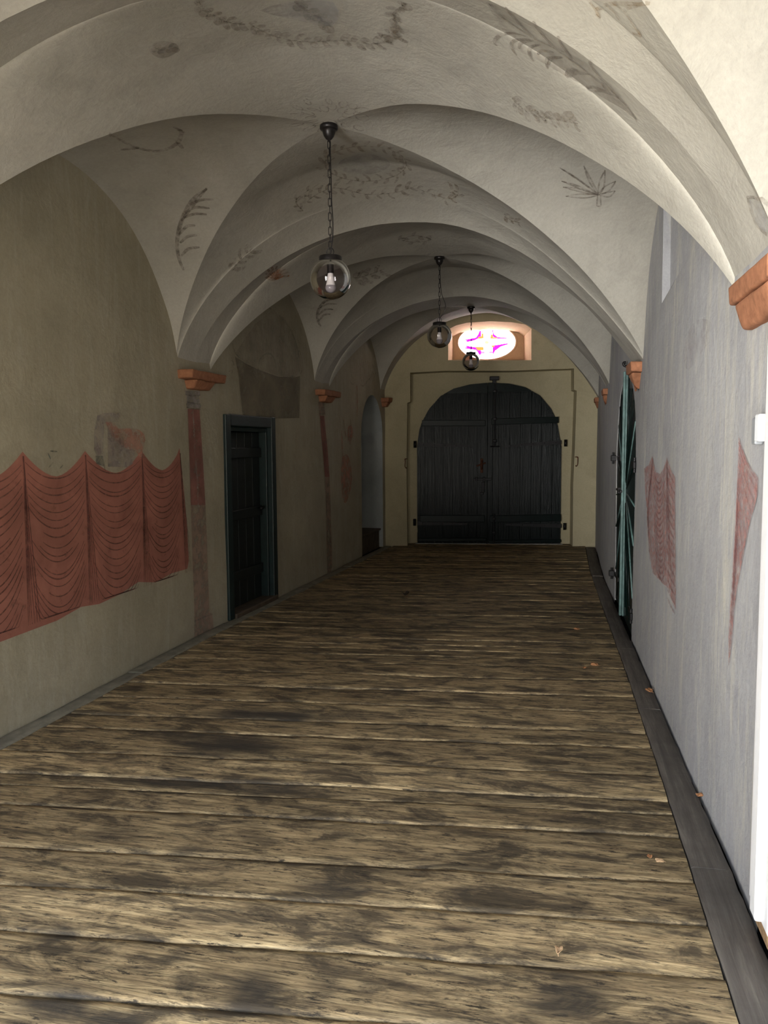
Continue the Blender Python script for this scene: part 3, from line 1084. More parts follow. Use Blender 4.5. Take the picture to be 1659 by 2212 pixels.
GLOW = 8.0
m_gw = emit('clear_window_glass', (1.0, 0.97, 0.95), GLOW)
m_gm = emit('magenta_glass', (0.72, 0.02, 0.95), 0.95)
m_gp = emit('pink_glass', (1.0, 0.28, 0.95), 1.0)
m_go = emit('orange_glass', (1.0, 0.30, 0.07), 1.1)
m_gy = emit('yellow_glass', (1.0, 0.86, 0.35), 1.1)
m_gb = emit('blue_glass', (0.10, 0.42, 0.62), 0.9)
m_gl2 = emit('pale_rim_glass', (0.78, 0.90, 1.0), 1.2)
m_lead = flat('lead_came', (0.05, 0.05, 0.055), 0.6, 0.3, 0.3)
win = empty('window_1', far_s(WC[0], WC[1], WN_D), kind='structure')
win['label'] = 'oval stained glass window glowing in a niche above the gate'
win['category'] = 'window'


def wpt(dx, dz, d): return far_s(WC[0] + dx, WC[1] + dz, WN_D + d)
b = bmesh.new()
ring = [(WA * math.cos(t), WB * math.sin(t)) for t in [2 * math.pi * k / 64 for k in range(64)]]
add_tube(b, [wpt(x * 1.01, z * 1.01, 0.012) for x, z in ring], 0.022, 10, True)
obj('frame', b, m_reveal, win, world=True)
b = bmesh.new()
fs = [b.verts.new(wpt(x, z, 0.05)) for x, z in ring]
bk = [b.verts.new(wpt(x, z, 0.056)) for x, z in ring]
b.faces.new(fs); b.faces.new(bk[::-1])
for k in range(64): b.faces.new([fs[k], bk[k], bk[(k + 1) % 64], fs[(k + 1) % 64]])
obj('clear_glass', b, m_gw, win, smooth=False, world=True)
KX, KZ = WA / 382, WB / 230


def pieces(name, polys, mt, d=0.040):
    b = bmesh.new()
    for p in polys:
        q = [((x - 1022) * KX, (1400 - y) * KZ) for x, y in p]
        A = [b.verts.new(wpt(x, z, d)) for x, z in q]
        B = [b.verts.new(wpt(x, z, d + 0.006)) for x, z in q]
        n = len(q)
        b.faces.new(A); b.faces.new(B[::-1])
        for k in range(n): b.faces.new([A[k], B[k], B[(k + 1) % n], A[(k + 1) % n]])
    bmesh.ops.recalc_face_normals(b, faces=b.faces)
    bmesh.ops.triangulate(b, faces=b.faces)
    return obj(name, b, mt, win, smooth=False, world=True)


def flip(p): return [(x, 2800 - y) for x, y in p]
ul = [(738, 1340), (758, 1356), (880, 1336), (908, 1296), (928, 1250), (948, 1245), (948, 1345), (905, 1352), (850, 1374), (758, 1392)]
ulo = [(912, 1328), (950, 1322), (952, 1282), (978, 1282), (980, 1346), (905, 1354)]
ur = [(1092, 1240), (1104, 1240), (1112, 1290), (1165, 1334), (1312, 1349), (1312, 1358), (1160, 1356), (1102, 1326)]
uro = [(1072, 1300), (1098, 1300), (1104, 1334), (1162, 1338), (1155, 1354), (1070, 1352)]
lr = [(1100, 1552), (1098, 1440), (1132, 1436), (1290, 1414), (1294, 1430), (1205, 1456), (1132, 1508), (1108, 1552)]
lro = [(1082, 1440), (1126, 1436), (1120, 1460), (1086, 1462)]
ll = [(738, 1482), (756, 1432), (800, 1446), (900, 1462), (950, 1450), (948, 1556), (925, 1560), (905, 1520), (880, 1492), (760, 1476)]
llo = [(870, 1455), (976, 1455), (985, 1498), (905, 1500)]
pieces('magenta_glass', [ul, ur, lr, ll], m_gm)
pieces('orange_glass', [ulo, uro, lro, llo], m_go, 0.034)
pieces('pink_glass', [[(950, 1262), (990, 1262), (990, 1276), (950, 1276)], [(1058, 1268), (1092, 1266), (1092, 1278), (1058, 1280)], [(1046, 1520), (1102, 1518), (1102, 1540), (1052, 1540)], [(948, 1510), (995, 1520), (990, 1545), (948, 1545)],
                      [(755, 1340), (765, 1340), (765, 1400), (755, 1400)], [(1262, 1330), (1270, 1330), (1270, 1370), (1262, 1370)], [(755, 1422), (765, 1422), (765, 1490), (755, 1490)]], m_gp, 0.028)
pieces('yellow_glass', [[(1022 + 28 * math.cos(a), 1398 + 20 * math.sin(a)) for a in [k * math.pi / 8 for k in range(16)]]], m_gy)
dots = []
for a in range(0, 360, 12):
    ca, sa = math.cos(math.radians(a + 3)), math.sin(math.radians(a + 3))
    x, y = 1022 + 374 * ca, 1400 + 223 * sa
    r_ = 9 if a % 36 else 14
    dots.append([(x + r_ * math.cos(q * math.pi / 3), y + r_ * 0.9 * math.sin(q * math.pi / 3)) for q in range(6)])
pieces('blue_glass', dots, m_gb)

# ------------------------------------------------------------------ left: dark green door in its frame
d1 = empty('door_1', left((LD[0] + LD[1]) / 2, 0, 0), kind='structure')
d1['label'] = 'dark green plank door in a green frame in the left wall'; d1['category'] = 'door'


def lbox(bm, y0, y1, z0, z1, d0, d1_, bev=0.004, mat=0):
    a, c = Vector((xL(y0), y0)), Vector((xL(y1), y1))
    t = (c - a).normalized()
    nrm = Vector((-t.y, t.x))           # into the wall (towards -x)
    mid = (a + c) / 2 + nrm * ((d0 + d1_) / 2)
    R = Matrix.Rotation(math.atan2(t.y, t.x) - math.pi / 2, 3, 'Z')
    add_box(bm, (mid.x, mid.y, (z0 + z1) / 2), (abs(d1_ - d0), (c - a).length, z1 - z0), bev, R, 2, mat)


b = bmesh.new()
y0, y1, zt = LD
lbox(b, y0 - 0.02, y0 + 0.085, 0.0, zt + 0.02, -0.03, 0.14, 0.008)
lbox(b, y1 - 0.085, y1 + 0.02, 0.0, zt + 0.03, -0.03, 0.14, 0.008)
lbox(b, y0 + 0.086, y1 - 0.086, zt - 0.085, zt + 0.025, -0.028, 0.14, 0.008)
lbox(b, y0 + 0.086, y0 + 0.12, 0.0, zt - 0.086, 0.02, 0.14, 0.006)
lbox(b, y1 - 0.12, y1 - 0.086, 0.0, zt - 0.086, 0.02, 0.14, 0.006)
lbox(b, y0 + 0.121, y1 - 0.121, zt - 0.13, zt - 0.086, 0.02, 0.14, 0.006)
m_frame = flat('green_frame_paint', (0.006, 0.019, 0.019), 0.45, 0.45, 0, 0.4)
obj('frame', b, m_frame, d1, smooth=False, world=True)
b = bmesh.new()
nb = 5
for k in range(nb):
    a = y0 + 0.122 + (y1 - y0 - 0.244) * k / nb
    lbox(b, a + 0.002, a + (y1 - y0 - 0.244) / nb - 0.002, 0.03, zt - 0.132, 0.10, 0.138, 0.005)
m_ddoor = flat('black_green_paint', (0.006, 0.010, 0.009), 0.5, 0.35, 0, 0.4)
pn = obj('panel', b, m_ddoor, d1, smooth=False, world=True)
b = bmesh.new()
for zz in (0.35, 0.95, 1.55):
    lbox(b, y0 + 0.125, y1 - 0.125, zz - 0.05, zz + 0.05, 0.075, 0.0995, 0.006)
obj('ledge', b, m_ddoor, d1, smooth=False, world=True)
b = bmesh.new()
add_lathe(b, [(0, -0.02), (0.022, -0.015), (0.026, 0), (0.018, 0.015), (0, 0.02)], 12)
hd = obj('handle', b, m_iron, d1)
p = left(y1 - 0.20, 0.98, 0.05)
hd.location = p - d1.location
b = bmesh.new()
lbox(b, y0 + 0.09, y1 - 0.02, -0.03, 0.045, -0.05, 0.30, 0.012)
obj('sill', b, m_darkwood, d1, smooth=False, world=True)

# stair niche: wooden step
b = bmesh.new()
lbox(b, NI[0] + 0.012, NI[1] - 0.012, -0.02, 0.27, 0.06, 1.08, 0.012)
lbox(b, NI[0] + 0.012, NI[1] - 0.012, 0.27, 0.30, 0.03, 1.08, 0.008)
tag(obj('wooden_step', b, m_darkwood, smooth=False), 'dark wooden step filling the foot of the arched stair niche', 'step')

# ------------------------------------------------------------------ right: arched double door
d2 = empty('door_2', right((RD0 + RD1) / 2, 0, 0), kind='structure')
d2['label'] = 'narrow-looking arched green double door with sunburst boarding in the right wall'; d2['category'] = 'door'


def rbox(bm, y0, y1, z0, z1, d0, d1_, bev=0.004, tilt=0.0, mat=0):
    a, c = Vector((xR(y0), y0)), Vector((xR(y1), y1))
    t = (c - a).normalized()
    nrm = Vector((t.y, -t.x))           # into the wall (+x)
    mid = (a + c) / 2 + nrm * ((d0 + d1_) / 2)
    R = Matrix.Rotation(math.atan2(t.y, t.x) - math.pi / 2, 3, 'Z') @ Matrix.Rotation(tilt, 3, 'X')
    add_box(bm, (mid.x, mid.y, (z0 + z1) / 2), (abs(d1_ - d0), (c - a).length, z1 - z0), bev, R, 2, mat)


def rp3(y, z, d):
    return right(y, z, d)


YC = (RD0 + RD1) / 2


def arch_z(y):
    t = (y - YC) / ((RD1 - RD0) / 2)
    return 1.45 + 0.80 * math.sqrt(max(0.0, 1 - t * t))


def rleaf(ya, yb, sgn):
    b = bmesh.new()
    n = 14
    top = [(ya + (yb - ya) * k / n, arch_z(ya + (yb - ya) * k / n) - 0.006) for k in range(n + 1)]
    pts = [(ya, 0.02)] + top + [(yb, 0.02)]
    A = [b.verts.new(rp3(y, z, 0.006)) for y, z in pts]
    B = [b.verts.new(rp3(y, z, 0.08)) for y, z in pts]
    m_ = len(pts)
    b.faces.new(A); b.faces.new(B[::-1])
    for i in range(m_): b.faces.new([A[i], B[i], B[(i + 1) % m_], A[(i + 1) % m_]])
    bmesh.ops.recalc_face_normals(b, faces=b.faces)
    lf = obj('door_leaf', b, m_greenpaint, d2, smooth=False, world=True)
    # sunburst battens from the middle of the meeting stile
    hub = (YC + sgn * 0.05, 1.18)
    far_edge = yb if sgn > 0 else ya
    wd = abs(far_edge - hub[0]) - 0.03
    for ang in (82, 76, 68, 57, 42, 22, -6, -28, -48, -62, -72, -80):
        t = math.radians(ang)
        L = wd / max(0.05, math.cos(t))
        yy = hub[0] + sgn * L * math.cos(t); zz = hub[1] + L * math.sin(t)
        # shorten to the arch / floor
        k = 1.0
        while k > 0.2:
            y_, z_ = hub[0] + (yy - hub[0]) * k, hub[1] + (zz - hub[1]) * k
            if z_ < arch_z(y_) - 0.05 and z_ > 0.08: break
            k -= 0.02
        y_, z_ = hub[0] + (yy - hub[0]) * k, hub[1] + (zz - hub[1]) * k
        b = bmesh.new()
        st = 0.10
        p0, p1 = (hub[0] + (y_ - hub[0]) * st, hub[1] + (z_ - hub[1]) * st), (y_, z_)
        add_tube(b, [rp3(p0[0], p0[1], 0.005), rp3(p1[0], p1[1], 0.005)], 0.008, 6)
        bt = obj('batten', b, m_teal if ang in (-28, -48, -6, 42) else m_greenpaint, None)
        bt.data.transform(Matrix.Translation(-d2.location))
        bt.parent = lf
    return lf


rleaf(RD0 + 0.008, YC - 0.004, -1)
rleaf(YC + 0.004, RD1 - 0.008, 1)
b = bmesh.new()
rbox(b, YC - 0.048, YC + 0.048, 0.02, 2.245, -0.008, 0.0135, 0.008)
rbox(b, YC - 0.028, YC + 0.028, 0.02, 2.27, -0.030, -0.0085, 0.006)
obj('meeting_strip', b, m_teal, d2, smooth=False, world=True)
b = bmesh.new()
rbox(b, YC - 0.03, YC + 0.36, 1.165, 1.19, -0.045, -0.02, 0.006)
rbox(b, YC + 0.10, YC + 0.14, 1.15, 1.21, -0.05, 0.0135, 0.006)
obj('latch', b, m_iron, d2, smooth=False, world=True)


def hinge(y, z, yd, dirn):
    b = bmesh.new()
    pr = 0.055 if dirn < 0 else 0.022
    rbox(b, y - 0.035, y + 0.035, z - 0.03, z + 0.03, -pr, 0.0, 0.006)
    rbox(b, min(y, yd), max(y, yd), z - 0.022, z + 0.022, -0.002, 0.0135, 0.004)
    add_tube(b, [rp3(y, z - 0.06, -pr * 0.5), rp3(y, z + 0.06, -pr * 0.5)], 0.012, 10)
    obj('hinge', b, m_iron, d2, smooth=False, world=True)


hinge(RD1 + 0.07, 1.47, RD1 - 0.35, -1)
hinge(RD1 + 0.07, 0.27, RD1 - 0.35, -1)
hinge(RD0 - 0.03, 1.44, RD0 + 0.35, 1)
hinge(RD0 - 0.03, 0.20, RD0 + 0.35, 1)
b = bmesh.new()
add_tube(b, catmull([rp3(YC - 0.12, 2.30, 0.03), rp3(YC - 0.12, 2.31, -0.03), rp3(YC - 0.12, 2.335, -0.04), rp3(YC - 0.12, 2.34, -0.02)], 5), 0.012, 8)
obj('hook', b, m_iron, d2, world=True)

# ------------------------------------------------------------------ right: white door casing in the first bay
d3 = empty('door_3', right(2.3, 0, 0), kind='structure')
d3['label'] = 'white painted door with stepped casing at the right edge'; d3['category'] = 'door'
b = bmesh.new()
for ya, yb, dp in ((2.63, 2.715, -0.030), (2.56, 2.6295, -0.048), (2.48, 2.5595, -0.030)):
    rbox(b, ya, yb, 0.10, 2.2, dp, 0.0, 0.008)
for za, zb, dp in ((2.2005, 2.30, -0.030), (2.12, 2.2, -0.048)):
    rbox(b, 1.40, 2.715 if za > 2.2 else 2.4795, za, zb, dp, 0.0, 0.008)
rbox(b, 1.40, 1.50, 0.10, 2.1195, -0.03, 0.0, 0.008)
rbox(b, 2.44, 2.4795, 0.10, 2.1195, -0.015, 0.30, 0.006)
obj('casing', b, m_white, d3, smooth=False, world=True)
b = bmesh.new()
rbox(b, 1.505, 2.435, 0.10, 2.05, 0.10, 0.14, 0.006)
for za, zb in ((0.25, 0.95), (1.08, 1.92)):
    for ya, yb in ((1.60, 1.92), (2.02, 2.34)):
        rbox(b, ya, yb, za, zb, 0.085, 0.0995, 0.010)
obj('panel', b, m_white, d3, smooth=False, world=True)
b = bmesh.new()
rbox(b, 2.54, 2.71, 0.015, 0.098, -0.012, 0.26, 0.012)
obj('sill_end', b, m_rawwood, d3, smooth=False, world=True)
b = bmesh.new()
rbox(b, 1.48, 2.535, 0.004, 0.03, 0.012, 0.095, 0.006)
rbox(b, 1.48, 2.535, 0.004, 0.03, 0.0955, 0.38, 0.006)
tag(obj('doormat', b, m_mat, smooth=False), 'black doormat at the foot of the white door casing', 'doormat')

# ------------------------------------------------------------------ terracotta corbels
def corbel(side, y0, y1, zt, label, seed, prj=0.13, hs=0.07, hb=0.075, pointed=False, start=0.10):
    fn = (lambda y, d: Vector((xL(y) - d, y))) if side == 'L' else (lambda y, d: Vector((xR(y) + d, y)))
    sg = 1 if side == 'L' else -1
    r = random.Random(seed)
    yc = (y0 + y1) / 2
    root = empty('corbel', Vector((xL(yc) if side == 'L' else xR(yc), yc, zt - hs - hb)), label, 'corbel', 'terracotta corbels under the vault springers')

    def block(ya, yb, za, zb, p_top, p_bot, shrink, bev):
        b = bmesh.new()
        bmesh.ops.create_cube(b, size=1.0)
        for v in b.verts:
            t = v.co.z + 0.5
            pr = p_bot + (p_top - p_bot) * t
            sh = shrink * (1 - t)
            yy = (ya + sh) if v.co.y < 0 else (yb - sh)
            base = fn(yy, 0.02)
            out = (-0.02 if v.co.x < 0 else pr) if True else 0
            x = base.x + sg * (0.02 + (pr if v.co.x > 0 else -0.04)) - sg * 0.0
            v.co = Vector((x, yy, za + (zb - za) * t))
        bmesh.ops.recalc_face_normals(b, faces=b.faces)
        bmesh.ops.bevel(b, geom=b.edges[:], offset=bev, segments=3, profile=0.6, affect='EDGES')
        bmesh.ops.subdivide_edges(b, edges=[e for e in b.edges if e.calc_length() > 0.06], cuts=5, use_grid_fill=True)
        for v in b.verts:
            v.co += Vector((0.004, 0.006, 0.005)) * noise.noise(v.co * 9 + Vector((seed, 0, 0))) * 1.5
        return b
    s = block(y0, y1, zt - hs, zt, prj, prj * 0.93, 0.006, 0.012)
    obj('slab', s, m_terra, root, world=True, auto=50)
    ins = start * (y1 - y0) / 0.55
    c = block(y0 + ins, y1 - ins * 1.4, zt - hs - hb, zt - hs - 0.0015, prj * 0.85, prj * (0.3 if pointed else 0.5), 0.12 if pointed else 0.03, 0.018)
    obj('bracket', c, m_terra, root, world=True, auto=50)
    return root


corbel('L', 5.90, 6.53, 2.232, 'orange corbel on the left wall beside the painted drapery, above the thicker painted column', 1)
corbel('L', 9.18, 9.80, 2.298, 'orange corbel on the left wall above the thin red painted column', 2)
corbel('L', 12.20, 12.43, 2.375, 'small orange corbel on the left wall between the arched niche and the far wall', 3, start=0.05)
corbel('R', 2.58, 3.13, 2.172, 'large orange corbel at the upper right edge, nearest of all the corbels', 4, prj=0.07, hs=0.07, hb=0.10, start=0.04)
corbel('R', 6.38, 6.76, 2.245, 'orange pointed corbel on the right wall just above the arched green double door', 5, prj=0.085, hs=0.08, hb=0.12, pointed=True)
corbel('R', 9.82, 10.15, 2.275, 'small orange corbel on the right wall beyond the arched double door', 6, prj=0.06, hs=0.07, hb=0.10, pointed=True)
corbel('R', 12.56, 12.88, 2.335, 'tiny orange corbel in the far right corner, half hidden by the wall edge', 7, prj=0.06, hs=0.07, hb=0.08, pointed=True, start=0.06)

# ------------------------------------------------------------------ pendant globe lamps
M = Mat('smoked_globe_glass')
M.t.nodes.remove(M.b)
tr = M.n('ShaderNodeBsdfTransparent'); tr.inputs[0].default_value = (0.80, 0.765, 0.785, 1)
gls = M.n('ShaderNodeBsdfGlossy'); gls.inputs['Roughness'].default_value = 0.03
fr = M.n('ShaderNodeFresnel'); fr.inputs[0].default_value = 1.45
mx = M.n('ShaderNodeMixShader')
M.l(fr.outputs[0], mx.inputs[0]); M.l(tr.outputs[0], mx.inputs[1]); M.l(gls.outputs[0], mx.inputs[2])
M.l(mx.outputs[0], M.out.inputs[0])
m_globe = M.m
m_lampblack = flat('lamp_black_metal', (0.020, 0.017, 0.017), 0.35, 0.5, 0.5, 0.2)
m_bulbwhite = flat('bulb_white_body', (0.80, 0.79, 0.76), 0.4, 0.4, 0, 0.03)
m_bulbfrost = flat('bulb_frosted_dome', (0.30, 0.29, 0.30), 0.25, 0.5, 0, 0.05)


def stadium(L, wdt, n=6):
    h = L / 2 - wdt / 2
    return [(wdt / 2 * math.cos(math.radians(a)), h + wdt / 2 * math.sin(math.radians(a))) for a in np.linspace(0, 180, n)] + \
           [(wdt / 2 * math.cos(math.radians(a)), -h + wdt / 2 * math.sin(math.radians(a))) for a in np.linspace(180, 360, n)]


def lamp(b, drop, label, bulge, seed):
    x, y = bay_xy(b, 0, 0)
    zt = b['hc'] + vault_noise(x, y)
    root = empty('pendant_lamp', (x, y, zt), label, 'lamp', 'globe lamps hanging from the vault crowns')
    bm = bmesh.new()
    add_lathe(bm, [(0, 0.004), (0.05, 0.004), (0.054, -0.006), (0.054, -0.022), (0.048, -0.027), (0.039, -0.030), (0.037, -0.045), (0.030, -0.064), (0.018, -0.080), (0.008, -0.086), (0.007, -0.094), (0, -0.096)], 28)
    obj('ceiling_rose', bm, m_lampblack, root)
    gr_ = 0.125
    cap_top = -drop + gr_ + 0.006
    # chain
    bm = bmesh.new()
    z = -0.090
    k = 0
    pitch = 0.041
    zend = cap_top + 0.045
    nl = int(round((-z + zend * 1.0 - 0) / pitch)) if False else max(2, int((z - zend) / pitch))
    pitch = (z - zend) / nl
    for k in range(nl):
        zc = z - pitch * (k + 0.5)
        tw = (0 if k % 2 == 0 else 90) + 20
        ca, sa = math.cos(math.radians(tw)), math.sin(math.radians(tw))
        add_tube(bm, [(px_ * ca, px_ * sa, zc + pz_) for px_, pz_ in stadium(pitch + 0.009, 0.017)], 0.0024, 6, True)
    obj('chain', bm, m_lampblack, root)
    bm = bmesh.new()
    add_tube(bm, [(0.022 * math.cos(t), 0, cap_top + 0.026 + 0.024 * math.sin(t)) for t in np.linspace(0, 2 * math.pi, 20)[:-1]], 0.0028, 6, True)
    obj('ring', bm, m_lampblack, root)
    # flex
    bm = bmesh.new()
    pts = [(0.004, 0.003, -0.09), (0.008, 0.004, z * 0.7 + zend * 0.3), (0.010 + bulge * 0.3, 0, z * 0.45 + zend * 0.55), (0.012 + bulge, 0, z * 0.25 + zend * 0.75), (0.012 + bulge * 0.6, 0, z * 0.1 + zend * 0.9), (0.006, 0, zend + 0.0), (0.0, 0, cap_top)]
    add_tube(bm, catmull(pts, 6), 0.0034, 6)
    obj('cord', bm, m_lampblack, root)
    bm = bmesh.new()
    add_lathe(bm, [(0, cap_top + 0.012), (0.012, cap_top + 0.010), (0.014, cap_top + 0.001), (0.066, cap_top), (0.069, cap_top - 0.004), (0.069, cap_top - 0.028), (0.066, cap_top - 0.031), (0.0, cap_top - 0.031)], 36)
    obj('cap', bm, m_lampblack, root, auto=40)
    bm = bmesh.new()
    add_lathe(bm, [(0, cap_top - 0.0312), (0.020, cap_top - 0.0312), (0.021, cap_top - 0.05), (0.021, cap_top - 0.098), (0.017, cap_top - 0.10), (0, cap_top - 0.10)], 20)
    sk = obj('socket', bm, m_lampblack, root, auto=40)
    bm = bmesh.new()
    zb = cap_top - 0.1002
    add_lathe(bm, [(0, zb), (0.015, zb), (0.018, zb - 0.012), (0.022, zb - 0.045), (0.0285, zb - 0.068), (0.029, zb - 0.072), (0, zb - 0.072)], 24)
    bl_ = obj('bulb', bm, m_bulbwhite, root, auto=50)
    bm = bmesh.new()
    add_lathe(bm, [(0.0, zb - 0.0722), (0.0285, zb - 0.0722)] + [(0.0325 * math.cos(t), zb - 0.084 - 0.0325 * math.sin(t)) for t in np.linspace(-0.3, math.pi / 2, 10)], 24)
    obj('bulb_dome', bm, m_bulbfrost, bl_, auto=60)
    bm = bmesh.new()
    a0 = math.asin(0.062 / gr_)
    prof = [(gr_ * math.sin(a), -drop + gr_ * math.cos(a)) for a in np.linspace(a0, math.pi, 30)]
    prof[-1] = (0, -drop - gr_)
    add_lathe(bm, prof, 48)
    obj('globe', bm, m_globe, root)
    return root


lamp(BAYS[1], 0.895, 'nearest glass globe lamp, on the long chain, largest of the three pendants', 0.006, 1)
lamp(BAYS[2], 0.785, 'middle smoked globe lamp with its cord bowing out beside the chain', 0.05, 2)
lamp(BAYS[3], 0.760, 'farthest small globe lamp hanging in front of the stained glass window', 0.0, 3)

# ------------------------------------------------------------------ small things
b = bmesh.new()
rbox(b, 2.775, 2.825, 1.61, 1.70, -0.034, -0.004, 0.006)
rt = tag(obj('light_switch', b, m_plastic, smooth=False), 'small white switch box on the right wall beside the white casing', 'switch')
b = bmesh.new()
rbox(b, 2.826, 2.875, 1.60, 1.69, -0.032, -0.004, 0.006)
obj('side_box', b, m_greyplastic, rt, smooth=False)

for (px_, py_, lab, s) in ((875, 1001, 'thin iron wall hook left of the far gate', -1), (1247, 997, 'thin iron wall hook right of the far gate', 1)):
    x, z = px_far(px_, py_)
    b = bmesh.new()
    add_tube(b, catmull([far_s(x - 0.035 * s, z + 0.07, -0.005), far_s(x, z + 0.072, -0.022), far_s(x + 0.004, z + 0.03, -0.024), far_s(x, z - 0.05, -0.022), far_s(x - 0.02 * s, z - 0.075, -0.03), far_s(x - 0.03 * s, z - 0.06, -0.035)], 5), 0.0065, 8)
    add_tube(b, [far_s(x, z + 0.065, -0.026), far_s(x, z + 0.065, 0.02)], 0.010, 8)
    tag(obj('wall_hook', b, m_rust), lab, 'hook', 'iron hooks beside the gate')


def floor_px(px_, py_):
    d = ray(px_, py_)
    return CPOS + d * (-CPOS.z / d.z)


def dry_leaf(px_, py_, size, label, mt, seed, zoff=0.006, rz=None):
    r = random.Random(seed)
    p = floor_px(px_, py_)
    n = 16
    b = bmesh.new()
    lobes = r.choice((3, 5))
    rings = []
    for q in range(4):
        t = q / 3
        row = []
        for k in range(n):
            a = 2 * math.pi * k / n
            rr = size * (0.55 + 0.30 * abs(math.cos(a * lobes / 2)) + 0.12 * r.random()) * t
            x, y = rr * math.cos(a), rr * 0.72 * math.sin(a)
            z = 0.55 * size * t * t * (0.35 + 0.65 * abs(math.sin(a))) + 0.12 * size * math.sin(3 * a) * t
            row.append(b.verts.new((x, y, max(0.0, z))))
        rings.append(row)
    for A, B in zip(rings, rings[1:]):
        for k in range(n):
            b.faces.new([A[k], A[(k + 1) % n], B[(k + 1) % n], B[k]])
    bmesh.ops.remove_doubles(b, verts=b.verts, dist=1e-6)
    g = bmesh.ops.solidify(b, geom=b.faces[:], thickness=0.0012)
    o = obj('fallen_leaf', b, mt)
    o.location = (p.x, p.y, zoff)
    o.rotation_euler = (0, 0, r.uniform(0, 6.28) if rz is None else rz)
    tag(o, label, 'leaf', 'dry leaves on the boards', 'thing')
    bs = bmesh.new()
    add_tube(bs, [(size * 0.1, 0, 0.001), (size * 0.8, 0.01 * size, size * 0.25), (size * 1.25, 0.1 * size, size * 0.1)], 0.0012, 5)
    obj('stalk', bs, mt, o)
    return o


LEAVES = [
    (1207, 2060, 0.022, 'pinkish curled dry leaf alone on the foremost boards', m_leaf2),
    (1424, 1866, 0.020, 'pale dry leaf near the right border board, right one of a pair', m_leaf2),
    (1403, 1856, 0.017, 'dark brown dry leaf near the right border board, left one of a pair', m_leaf),
    (1512, 1726, 0.023, 'brown dry leaf on the right border board against the wall foot', m_leaf),
    (1402, 1498, 0.036, 'flat orange dry leaf on the right border board where it bends', m_leaf),
    (1245, 1362, 0.030, 'small orange dry leaf on the boards before the arched double door', m_leaf),
    (1283, 1440, 0.035, 'thin reddish dry leaf on the boards at mid right, longer of two', m_leaf),
    (1263, 1446, 0.020, 'tiny dark dry leaf on the boards at mid right, smaller of two', m_leaf),
    (875, 1287, 0.075, 'dark curled dry leaf far down the passage, left of the middle', m_darkwood),
]
for i, (a, c, s, lab, mt) in enumerate(LEAVES):
    dry_leaf(a, c, s, lab, mt, 20 + i, 0.012 if a > 1395 and c < 1800 else 0.007)

# ------------------------------------------------------------------ wall and vault paintings
p_curtain = paint('drapery_red', (0.36, 0.15, 0.112), 0.90, 0.10, 0.42, 9.0, 0.25)
p_curtain_r = paint('drapery_red_worn', (0.40, 0.205, 0.185), 0.72, 0.34, 0.62, 22.0, 0.25)
p_fold = paint('drapery_fold_lines', (0.20, 0.075, 0.06), 0.8, 0.25, 0.6, 20.0)
p_fold_r = paint('drapery_fold_lines_worn', (0.27, 0.12, 0.115), 0.6, 0.35, 0.6, 20.0)
p_colred = paint('column_red', (0.27, 0.125, 0.10), 0.88, 0.22, 0.45, 12.0)
p_colfade = paint('column_faded', (0.34, 0.245, 0.19), 0.80, 0.25, 0.55, 9.0)
p_grey = paint('grey_limepaint', (0.34, 0.31, 0.29), 0.75, 0.25, 0.55, 14.0)
p_hl = paint('column_highlight', (0.52, 0.43, 0.36), 0.6, 0.4, 0.65, 16.0)
p_mauve = paint('mauve_remnant', (0.38, 0.315, 0.29), 0.7, 0.3, 0.6, 8.0)
p_pink = paint('pink_remnant', (0.50, 0.27, 0.20), 0.75, 0.3, 0.6, 10.0)
p_slate = paint('slate_remnant', (0.16, 0.17, 0.155), 0.75, 0.3, 0.6, 12.0)
p_line = paint('sepia_line', (0.20, 0.165, 0.135), 0.62, 0.34, 0.66, 22.0)
p_line2 = paint('faint_sepia_line', (0.25, 0.205, 0.16), 0.5, 0.38, 0.68, 26.0)
p_ochre = paint('ochre_garland', (0.30, 0.215, 0.125), 0.55, 0.38, 0.7, 16.0)
p_patch = paint('dark_plaster_patch', (0.235, 0.20, 0.145), 0.75, 0.2, 0.5, 5.0)
p_smoke = paint('smoky_stain', (0.27, 0.235, 0.20), 0.55, 0.38, 0.75, 4.0)
p_blue = paint('blue_grey_cloud', (0.36, 0.36, 0.38), 0.45, 0.42, 0.72, 5.0)
p_green = paint('slate_recess', (0.22, 0.225, 0.215), 0.8, 0.2, 0.5, 6.0)
p_rust = paint('rust_flower', (0.34, 0.16, 0.085), 0.7, 0.35, 0.62, 22.0)


def ribbon(bm, P, Nn, wd, taper=True):
    n = len(P)
    A, B = [], []
    for i in range(n):
        t = (P[min(i + 1, n - 1)] - P[max(i - 1, 0)])
        if t.length < 1e-7: t = Vector((0, 0, 1))
        s = t.normalized().cross(Nn[i]).normalized()
        f = 1.0
        if taper:
            q = i / max(1, n - 1)
            f = 0.35 + 0.65 * math.sin(math.pi * min(1, max(0, q * 0.94 + 0.03))) ** 0.6
        A.append(bm.verts.new(P[i] + s * wd * f / 2)); B.append(bm.verts.new(P[i] - s * wd * f / 2))
    for i in range(n - 1):
        bm.faces.new([A[i], A[i + 1], B[i + 1], B[i]])


def lw(y, z, lift=0.004): return left(y, z, -lift)
def rw(y, z, lift=0.004): return right(y, z, -lift)


